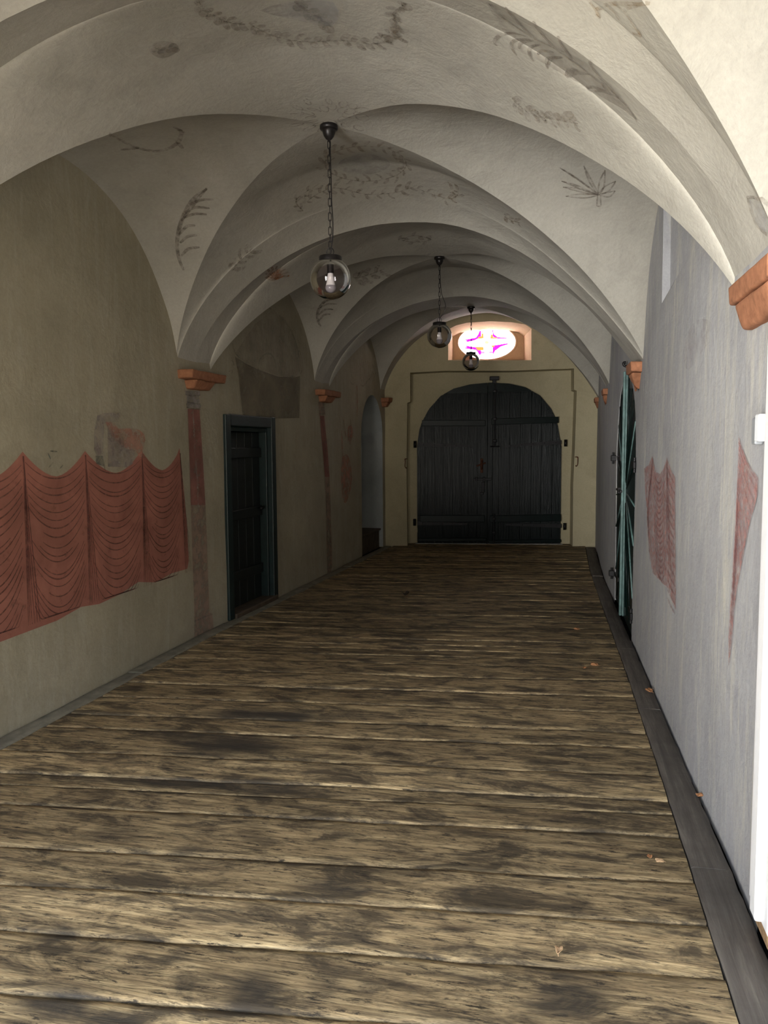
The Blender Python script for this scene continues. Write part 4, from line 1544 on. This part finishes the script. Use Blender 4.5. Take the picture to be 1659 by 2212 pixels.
class Surf:
    """strokes given in photo pixels laid on the surface they are painted on"""
    def __init__(s, kind, lift=0.005): s.k, s.lift = kind, lift

    def pt(s, x, y):
        if s.k == 'L':
            a, z = px_left(x, y); return lw(a, z, s.lift), Vector((1, 0, 0))
        if s.k == 'R':
            a, z = px_right(x, y); return rw(a, z, s.lift), Vector((-1, 0, 0))
        if s.k == 'F':
            a, z = px_far(x, y); p = far(a, z, -s.lift); return p, Vector((-FN.x, -FN.y, 0))
        return px_vault(x, y, s.lift)

    def stroke(s, bm, pts, wd, n=6, taper=True):
        q = catmull([(x, y, 0) for x, y in pts], n) if len(pts) > 2 else [Vector((pts[0][0] + (pts[1][0] - pts[0][0]) * k / 8, pts[0][1] + (pts[1][1] - pts[0][1]) * k / 8, 0)) for k in range(9)]
        P, Nn = [], []
        for v_ in q:
            p, nn = s.pt(v_.x, v_.y)
            if p is None: continue
            if P and (p - P[-1]).length > 0.6: break
            P.append(p); Nn.append(nn)
        if len(P) > 1: ribbon(bm, P, Nn, wd, taper)

    def blob(s, bm, outline, step=8, smooth=0):
        if smooth: outline = [(v_.x, v_.y) for v_ in catmull([(x, y, 0) for x, y in outline], smooth, True)]
        def fn(x, y):
            p, _ = s.pt(x, y)
            return p if p is not None else Vector((0, 0, -5))
        b = sheet(outline, [], fn, step)
        merge(bm, b)


SL, SR, SF, SV = Surf('L'), Surf('R'), Surf('F'), Surf('V')
SL2, SR2, SV2 = Surf('L', 0.007), Surf('R', 0.007), Surf('V', 0.008)

# --- drapery on the left wall
sp = [2.10, 2.75, 3.38, 4.0, 4.61, 5.295, 5.885]
top = []
for a, c in zip(sp, sp[1:]):
    for k in range(12):
        t = k / 12
        e = abs(2 * t - 1)
        top.append((a + (c - a) * t, 1.585 - 0.155 * (1 - e ** 1.7) - 0.0))
top.append((5.885, 1.60))
bot = [(5.98, 1.0), (6.0, 0.66), (5.97, 0.60), (5.7, 0.605), (5.45, 0.575), (5.2, 0.62), (4.95, 0.575), (4.7, 0.555), (4.5, 0.575), (4.25, 0.54), (4.0, 0.535), (3.75, 0.53), (3.4, 0.55), (2.9, 0.52), (2.10, 0.54)]
bm = bmesh.new()
merge(bm, sheet(top + bot, [], lambda y, z: lw(y, z, 0.003), 0.08))
cur = obj('painted_drapery', bm, p_curtain, wall_left)
cur['label'] = 'faded red painted drapery with hanging swags'
bm = bmesh.new()
rr = random.Random(9)
X1 = Vector((1, 0, 0))
for a, c in zip(sp, sp[1:]):
    wd_ = c - a
    for k in range(20):
        z0 = 1.53 - 0.040 * k + rr.uniform(-0.008, 0.008)
        sag = 0.115 + 0.0125 * k + rr.uniform(-0.01, 0.01)
        t0 = 0.02 + 0.003 * k + rr.uniform(0, 0.03); t1 = 1 - 0.02 - 0.003 * k - rr.uniform(0, 0.03)
        if k > 6 and rr.random() < 0.4: t0 += rr.uniform(0.05, 0.25)
        if k > 6 and rr.random() < 0.4: t1 -= rr.uniform(0.05, 0.25)
        P = []
        for q in range(25):
            t = t0 + (t1 - t0) * q / 24
            z = z0 - sag * (1 - abs(2 * t - 1) ** 2.1)
            if z < 0.58: z = 0.58
            P.append(lw(a + wd_ * t, z, 0.006))
        ribbon(bm, P, [X1] * len(P), rr.uniform(0.006, 0.010))
for a in sp[1:]:
    for k in range(6):
        dy = (k - 2.0) * 0.011
        P = [lw(a + dy * (0.2 + 1.6 * t) + 0.006 * math.sin(3 * t + k) + (0.085 * t if a > 5.8 else 0.02 * t), 1.56 - t * 0.99, 0.006) for t in [q / 16 for q in range(17)]]
        ribbon(bm, P, [X1] * len(P), 0.009)
obj('fold_line', bm, p_fold, cur)

# --- figure remnants above it
def C1(p): return [(x * 0.2893, 860 + y * 0.2893) for x, y in p]
bm = bmesh.new(); SL.blob(bm, C1([(725, 130), (775, 112), (900, 110), (880, 175), (775, 190), (765, 420), (720, 430), (700, 380), (705, 250)]), 8); SL.blob(bm, C1([(800, 215), (1000, 395), (985, 490), (940, 515), (800, 512)]), 8)
obj('painted_remnant', bm, p_mauve, wall_left)
bm = bmesh.new(); SL2.blob(bm, C1([(785, 180), (825, 175), (880, 230), (1000, 235), (1060, 265), (1075, 310), (1058, 410), (1078, 450), (1030, 440), (1000, 385), (900, 345), (830, 270)]), 8)
SL2.stroke(bm, C1([(785, 180), (840, 290), (900, 350), (1000, 392)]), 0.012)
SL2.stroke(bm, C1([(880, 232), (1000, 233), (1062, 268), (1076, 320)]), 0.010)
obj('painted_remnant', bm, p_pink, wall_left)
bm = bmesh.new(); SL2.blob(bm, C1([(710, 430), (762, 430), (775, 500), (785, 560), (770, 510), (715, 490)]), 6)
for s_ in ([(355, 410), (375, 455)], [(370, 395), (425, 400)], [(445, 525), (470, 500)], [(395, 480), (360, 520)], [(875, 480), (900, 490)]): SL2.stroke(bm, C1(s_), 0.010)
obj('painted_remnant', bm, p_slate, wall_left)

# --- painted columns
bm = bmesh.new()
SL.blob(bm, [(404, 883), (429, 884), (443, 1091), (411, 1091)], 12)
col = obj('painted_column', bm, p_colred, wall_left)
bm = bmesh.new(); SL.blob(bm, [(411, 1091), (443, 1091), (451, 1323), (457, 1326), (460, 1357), (419, 1377), (419, 1326)], 12)
obj('lower_shaft', bm, p_colfade, col)
bm = bmesh.new()
SL.blob(bm, [(399, 844), (430, 845), (431, 853), (428, 856), (430, 872), (433, 877), (431, 882), (402, 879), (401, 873), (403, 869), (402, 855), (399, 852)], 8)
obj('capital', bm, p_grey, col)
bm = bmesh.new(); SL2.stroke(bm, [(415, 890), (419, 970), (424, 1040), (427, 1095)], 0.035); obj('highlight', bm, p_hl, col)
bm = bmesh.new()
for s_ in ([(399, 852), (415, 855), (431, 854)], [(402, 868), (416, 871), (431, 873)], [(401, 880), (416, 883), (432, 884)], [(419, 1342), (437, 1334), (457, 1326)]): SL2.stroke(bm, s_, 0.012, taper=False)
obj('outline', bm, p_line, col)
bm = bmesh.new()
SL.blob(bm, [(690, 898), (700, 898), (706, 960), (711, 1030), (701, 1030), (695, 960)], 10)
col = obj('painted_column', bm, p_colred, wall_left)
bm = bmesh.new(); SL.blob(bm, [(701, 1030), (711, 1030), (717, 1220), (715, 1234), (706, 1238), (704, 1150)], 10); obj('lower_shaft', bm, p_colfade, col)
bm = bmesh.new(); SL.blob(bm, [(687, 868), (701, 868), (700, 880), (702, 896), (689, 898), (688, 880)], 8); obj('capital', bm, p_colfade, col)
bm = bmesh.new()
for s_ in ([(688, 880), (694, 881), (701, 880)], [(689, 893), (695, 894), (702, 893)]): SL2.stroke(bm, s_, 0.015, taper=False)
SL2.stroke(bm, [(694, 900), (700, 960), (704, 1020)], 0.025)
obj('outline', bm, p_line2, col)

# --- second bay, left wall: darker patch with arcs above the green door
bm = bmesh.new()
SL.blob(bm, [(506, 770), (515, 815), (524, 904), (560, 905), (646, 903), (647, 812), (636, 815), (600, 814), (560, 800), (530, 785)], 10)
pt_ = obj('plaster_patch', bm, p_patch, wall_left)
bm = bmesh.new()
SL.blob(bm, [(506, 765), (530, 783), (560, 798), (600, 812), (636, 814), (648, 800), (645, 760), (632, 715), (612, 685), (585, 672), (550, 700)], 10)
obj('plaster_patch', bm, p_smoke, wall_left)
bm = bmesh.new()
for s_ in ([(500, 742), (508, 765), (530, 785), (560, 800), (596, 814), (636, 813)], [(572, 660), (600, 680), (622, 705), (640, 745), (648, 790), (650, 806)],
           [(556, 798), (560, 776), (572, 765), (584, 766), (592, 782), (597, 812)], [(645, 757), (651, 772), (652, 796), (648, 806), (645, 800), (643, 775), (645, 757)], [(567, 762), (566, 745), (569, 725)]):
    SL2.stroke(bm, s_, 0.020, taper=False)
for k in range(16):
    x = 560 + k * 5 + rr.uniform(-3, 3); y = 690 + rr.uniform(0, 70)
    SL2.stroke(bm, [(x, y), (x + 1, y + 18), (x + rr.uniform(-2, 4), y + 40)], 0.010)
for s_ in ([(497, 778), (503, 784), (500, 792)], [(491, 803), (500, 800), (498, 808)], [(498, 772), (505, 790)]): SL2.stroke(bm, s_, 0.012)
obj('painted_outline', bm, p_line2, wall_left)
# --- third bay, left wall: reddish traces
bm = bmesh.new()
for s_ in ([(742, 906), (744, 925), (747, 945)], [(757, 905), (758, 930), (756, 960)], [(738, 930), (739, 975), (742, 1010)], [(770, 830), (771, 870), (770, 900)]): SL.stroke(bm, s_, 0.05)
SL.blob(bm, [(753, 920), (760, 922), (762, 940), (757, 955), (752, 950), (750, 935)], 6, 3)
SL.blob(bm, [(738, 990), (752, 985), (760, 1030), (752, 1075), (742, 1085), (736, 1040)], 8, 3)
obj('painted_remnant', bm, p_pink, wall_left)
bm = bmesh.new()
for k in range(14):
    x = 755 + k * 4; 
    SL2.stroke(bm, [(x, 770 + rr.uniform(0, 20)), (x + 2 + k * .2, 800), (x + 6 - k * 0.8, 826 + 6 * math.sin(k))], 0.02)
for s_ in ([(754, 822), (760, 830), (766, 826)], [(776, 828), (783, 834), (792, 826)], [(790, 825), (800, 815), (804, 800)]): SL2.stroke(bm, s_, 0.02)
obj('painted_outline', bm, p_line2, wall_left)

# --- right wall: two worn pieces of drapery
bm = bmesh.new()
SR.blob(bm, [(1393, 1012), (1402, 1004), (1410, 985), (1415, 1008), (1420, 1020), (1426, 1024), (1433, 1015), (1442, 988), (1449, 1010), (1455, 1022), (1461, 1032), (1462, 1180), (1461, 1318), (1453, 1300), (1446, 1272), (1430, 1258), (1412, 1238), (1404, 1190), (1399, 1120), (1395, 1060)], 10)
cr = obj('painted_drapery', bm, p_curtain_r, wall_right)
cr['label'] = 'worn scrap of painted red drapery with two points'
bm = bmesh.new()
for k in range(17):
    y0_ = 1036 + k * 13
    SR2.stroke(bm, [(1413 + .35 * k, y0_ - 22), (1419 + .35 * k, y0_), (1425 + .35 * k, y0_ + 8), (1431 + .35 * k, y0_ - 2), (1437 + .3 * k, y0_ - 26)], 0.016)
for k in range(15):
    y0_ = 1010 + k * 20
    SR2.stroke(bm, [(1443, y0_), (1450, y0_ + 18), (1460, y0_ + 36)], 0.013)
for k in range(7):
    SR2.stroke(bm, [(1411, 990 + 4 * k), (1404 - k * .8, 1060 + 10 * k), (1400 + 1.2 * k, 1130 + 14 * k)], 0.02)
    SR2.stroke(bm, [(1442, 994 + 4 * k), (1441 + k * .8, 1080), (1444 + 1.4 * k, 1200 + 8 * k)], 0.016)
obj('fold_line', bm, p_fold_r, cr)
bm = bmesh.new()
SR.blob(bm, [(1598, 943), (1606, 968), (1618, 998), (1630, 1016), (1643, 1032), (1642, 1062), (1636, 1090), (1626, 1120), (1614, 1175), (1604, 1225), (1594, 1275), (1587, 1330), (1582, 1400), (1577, 1440), (1576, 1380), (1580, 1290), (1586, 1200), (1591, 1100), (1595, 1020)], 10)
cr = obj('painted_drapery', bm, p_curtain_r, wall_right)
cr['label'] = 'pointed worn scrap of painted red drapery nearest the white casing'
bm = bmesh.new()
for k in range(12):
    x1_, y1_ = [(1641, 1040), (1641, 1062), (1636, 1090), (1629, 1112), (1622, 1140), (1615, 1172), (1609, 1202), (1602, 1235), (1597, 1265), (1591, 1300), (1586, 1340), (1580, 1400)][k]
    SR2.stroke(bm, [(1599 - k * .25, 955 + 12 * k), ((1599 - .25 * k) * .55 + x1_ * .45 - 2, (955 + 12 * k) * .5 + y1_ * .5), (x1_, y1_)], 0.007)
    SR2.stroke(bm, [(1597, 990 + 14 * k), (1594 - k * .4, 1100 + 14 * k), (1590 - k * .8, 1210 + 12 * k)], 0.006)
obj('fold_line', bm, p_fold_r, cr)
# stains, old window outline in the blind recess
bm = bmesh.new()
SR.blob(bm, [(1500, 700), (1530, 690), (1545, 720), (1520, 760), (1490, 800), (1480, 760)], 10, 3)
obj('painted_remnant', bm, paint('pale_pink_cloud', (0.50, 0.43, 0.40), 0.35, 0.45, 0.75, 5.0), wall_right)
SRr = Surf('R')
def rec_pt(x, y):
    d = ray(x, y); X = 0.77
    for _ in range(20):
        p = CPOS + d * (X / d.x); X = xR(p.y) + 0.16 - 0.115 * (p.y - 4.4)
    return Vector((X - 0.006, p.y, p.z)), Vector((-1, 0, 0))
SRr.pt = rec_pt
bm = bmesh.new()
SRr.blob(bm, [(1432, 395), (1484, 430), (1484, 545), (1470, 535), (1440, 505), (1428, 480)], 10)
obj('slate_paint', bm, p_green, wall_right)
bm = bmesh.new()
for s_ in ([(1430, 440), (1450, 470), (1470, 495), (1484, 505)], [(1428, 490), (1445, 510), (1465, 528), (1484, 545)], [(1427, 535), (1445, 555), (1470, 572)], [(1426, 600), (1445, 606), (1460, 610)]): SRr.stroke(bm, s_, 0.025, taper=False)
obj('painted_outline', bm, p_line, wall_right)

# --- vault paintings
bm = bmesh.new()      # feathery frond on the left web
SV.stroke(bm, [(447, 407), (416, 430), (393, 474), (383, 518), (386, 555), (397, 583)], 0.030)
for s_ in ([(404, 443), (434, 431), (461, 430)], [(399, 458), (422, 447), (453, 449)], [(396, 470), (420, 461), (447, 462)], [(387, 506), (404, 488), (422, 486)], [(389, 524), (406, 510), (426, 507)], [(392, 552), (407, 537), (431, 533)], [(392, 476), (410, 452), (430, 425), (447, 405)]): SV.stroke(bm, s_, 0.024)
obj('painted_frond', bm, p_line, ceiling)
bm = bmesh.new()      # same motif, second bay
SV.stroke(bm, [(735, 634), (715, 640), (697, 655), (687, 672), (686, 690), (693, 705)], 0.035)
for s_ in ([(697, 655), (712, 647), (730, 645)], [(692, 664), (708, 656), (727, 656)], [(688, 680), (702, 668), (720, 668)], [(689, 692), (700, 680), (714, 678)]): SV.stroke(bm, s_, 0.026)
obj('painted_frond', bm, p_line, ceiling)
bm = bmesh.new()      # leafy plant on the right web
base_ = (1293, 440)
for tip, bend in (((1209, 361), -14), ((1261, 357), -6), ((1307, 366), 8), ((1330, 390), 10), ((1329, 411), 6), ((1222, 423), -10), ((1216, 403), -12), ((1213, 390), -12)):
    for w_ in (-1, 1):
        bx, by = base_
        mx_, my_ = (bx + tip[0]) / 2 + w_ * 5, (by + tip[1]) / 2 - abs(bend) * 0.9 + w_ * 4
        SV.stroke(bm, [(bx + w_ * 2, by - 20), (mx_, my_), tip], 0.012)
for s_ in ([(1291, 420), (1289, 444)], [(1297, 420), (1298, 444)], [(1289, 444), (1298, 445)]): SV.stroke(bm, s_, 0.011)
obj('painted_plant', bm, p_line, ceiling)
bm = bmesh.new()      # great acanthus frond, upper right
def C3(p): return [(900 + x * 0.4575, y * 0.4575) for x, y in p]
for s_ in ([(345, 10), (400, 70), (470, 120), (560, 180)], [(420, 30), (480, 100), (570, 185)], [(550, 95), (590, 150), (650, 215), (700, 240)], [(560, 180), (640, 215), (720, 270), (800, 330)], [(670, 165), (690, 210), (740, 275)],
           [(820, 275), (830, 310), (870, 360)], [(720, 270), (800, 330), (850, 370), (900, 420)], [(850, 345), (930, 430), (1000, 500), (1045, 570)], [(870, 360), (900, 420), (960, 460)],
           [(520, 165), (450, 150), (390, 165), (370, 195), (385, 210)], [(540, 180), (470, 185), (450, 215), (475, 258)], [(555, 185), (500, 195), (485, 225)], [(590, 205), (545, 215), (535, 250), (555, 285)], [(650, 240), (590, 235), (575, 255)],
           [(660, 262), (620, 275), (620, 320)], [(690, 265), (640, 270), (625, 300)], [(800, 335), (740, 325), (710, 345), (720, 365)], [(820, 345), (750, 340), (725, 360)], [(900, 425), (850, 408), (808, 408), (830, 430)], [(930, 445), (880, 425), (840, 425)]):
    SV.stroke(bm, C3(s_), 0.017)
obj('painted_acanthus', bm, p_line, ceiling)
bm = bmesh.new()
SV.blob(bm, C3([(330, 5), (430, 30), (560, 110), (700, 230), (830, 310), (960, 440), (1040, 560), (960, 500), (820, 420), (700, 350), (560, 270), (450, 220), (400, 120)]), 10)
obj('painted_wash', bm, p_smoke, ceiling)

# garlands of the crown webs
def leafy(surf, bm, path, nleaf, ln, wd, seed):
    r = random.Random(seed)
    q = catmull([(x, y, 0) for x, y in path], 10)
    surf.stroke(bm, path, wd)
    for k in range(nleaf):
        i = int((k + 0.5) / nleaf * (len(q) - 2))
        p, t = q[i], (q[i + 1] - q[i]).normalized()
        sgn = 1 if k % 2 else -1
        nrm = Vector((-t.y, t.x, 0)) * sgn
        L = ln * r.uniform(0.6, 1.2)
        a = p + nrm * L * 0.5 + t * L * 0.3
        e = p + nrm * L * 0.8 + t * L * 0.8
        surf.stroke(bm, [(p.x, p.y), (a.x, a.y), (e.x, e.y)], wd * r.uniform(1.5, 3.0), 4)


bm = bmesh.new()
ring = [(790 + 88 * math.cos(t), 352 + 38 * math.sin(t)) for t in np.linspace(-0.3, 5.9, 20)]
leafy(SV, bm, ring, 40, 16, 0.012, 1)
leafy(SV, bm, [(655, 440), (690, 415), (730, 405), (790, 418), (850, 415), (900, 400)], 22, 16, 0.012, 2)
leafy(SV, bm, [(900, 405), (940, 420), (975, 428), (990, 415), (970, 405)], 14, 14, 0.012, 3)
leafy(SV, bm, [(655, 455), (640, 430), (690, 395)], 8, 14, 0.012, 4)
leafy(SV, bm, [(1090, 462), (1105, 475), (1125, 480)], 6, 10, 0.012, 5)
obj('painted_garland', bm, p_ochre, ceiling)
bm = bmesh.new(); SV.blob(bm, [(745, 340), (790, 330), (835, 342), (840, 360), (800, 375), (745, 370), (730, 355)], 8, 3)
SV.blob(bm, [(560, 20), (640, 0), (720, 2), (730, 40), (700, 55), (640, 40)], 10, 2)
obj('painted_cloud', bm, p_blue, ceiling)
bm = bmesh.new()
leafy(SV, bm, [(420, 5), (450, 25), (490, 45), (530, 50)], 14, 16, 0.016, 6)
leafy(SV, bm, [(540, 50), (590, 75), (660, 88), (740, 85), (810, 92), (870, 75)], 30, 18, 0.016, 7)
leafy(SV, bm, [(880, 5), (850, 30), (860, 60), (830, 80)], 16, 18, 0.016, 8)
leafy(SV, bm, [(640, 5), (680, 30), (715, 55)], 10, 18, 0.02, 9)
obj('painted_garland', bm, p_line2, ceiling)
bm = bmesh.new()      # petals round the first lamp rose
rq = random.Random(31)
for k in range(26):
    a = math.radians(k * 360 / 13 + rq.uniform(-9, 9) + (14 if k > 12 else 0))
    rad = (46 if k < 13 else 80) * rq.uniform(0.85, 1.15)
    cx0, cy0 = 712 + rad * math.cos(a), 248 + rad * 0.40 * math.sin(a)
    L, wv = rq.uniform(11, 19), rq.uniform(6, 10)
    th = a + rq.uniform(-0.5, 0.5)
    loop = [(cx0 + L * math.cos(t) * math.cos(th) - wv * math.sin(t) * math.sin(th), cy0 + 0.5 * (L * math.cos(t) * math.sin(th) + wv * math.sin(t) * math.cos(th)) + 0.25 * wv * math.sin(t)) for t in np.linspace(0, 2 * math.pi * rq.uniform(0.75, 1.0), 9)]
    SV.stroke(bm, loop, rq.uniform(0.007, 0.013), 4)
obj('painted_rosette', bm, p_line2, ceiling)
bm = bmesh.new()
for s_ in [[(240, 290), (290, 315), (340, 325), (380, 310), (392, 285), (380, 275)], [(375, 272), (398, 285)], [(380, 300), (395, 320)], [(240, 288), (215, 300)], [(300, 318), (260, 322)]]: SV.stroke(bm, s_, 0.03)
leafy(SV, bm, [(1110, 215), (1150, 245), (1200, 255), (1250, 265)], 18, 20, 0.014, 12)
leafy(SV, bm, [(500, 585), (520, 560), (545, 535)], 8, 22, 0.016, 13)
leafy(SV, bm, [(765, 600), (790, 595), (830, 580)], 8, 22, 0.025, 14)
leafy(SV, bm, [(860, 518), (895, 508), (930, 516), (900, 522), (865, 518)], 10, 8, 0.02, 15)
obj('painted_sprig', bm, p_line2, ceiling)
bm = bmesh.new()
for k in range(9):
    a = math.radians(200 - k * 24)
    SV.stroke(bm, [(598, 602), (598 + 12 * math.cos(a), 598 - 12 * math.sin(a)), (598 + 26 * math.cos(a - .2), 594 - 20 * math.sin(a - .2))], 0.03)
obj('painted_flower', bm, p_rust, ceiling)
bm = bmesh.new(); SV.blob(bm, [(320, 95), (345, 86), (380, 92), (382, 110), (350, 124), (325, 112)], 8, 3)
leafy(SV2, bm, [(325, 95), (350, 105), (380, 98)], 8, 12, 0.012, 16)
obj('painted_cloud', bm, p_slate if False else p_smoke, ceiling)
bm = bmesh.new()
for s_ in ([(820, 5), (850, 40), (865, 75), (850, 60)], [(850, 40), (880, 30), (900, 55)], [(900, 20), (940, 55), (960, 90)], [(930, 10), (985, 50), (1040, 130), (1060, 160)], [(985, 55), (1000, 30), (1050, 20)], [(1025, 150), (1060, 160), (1045, 130)], [(880, 20), (950, 10), (1100, 15)]): SV.stroke(bm, C3(s_), 0.016)
obj('painted_ornament', bm, p_ochre, ceiling)
bm = bmesh.new()
SV.blob(bm, [(1622, 425), (1640, 432), (1665, 460), (1665, 500), (1645, 490), (1630, 470)], 8, 3)
obj('painted_medallion', bm, p_blue, ceiling)
bm = bmesh.new()
SV2.stroke(bm, [(1620, 424), (1626, 455), (1640, 485), (1662, 505)], 0.014, taper=False)
SV2.stroke(bm, [(1618, 424), (1635, 424), (1650, 436), (1664, 448)], 0.012, taper=False)
obj('medallion_outline', bm, p_line, ceiling)
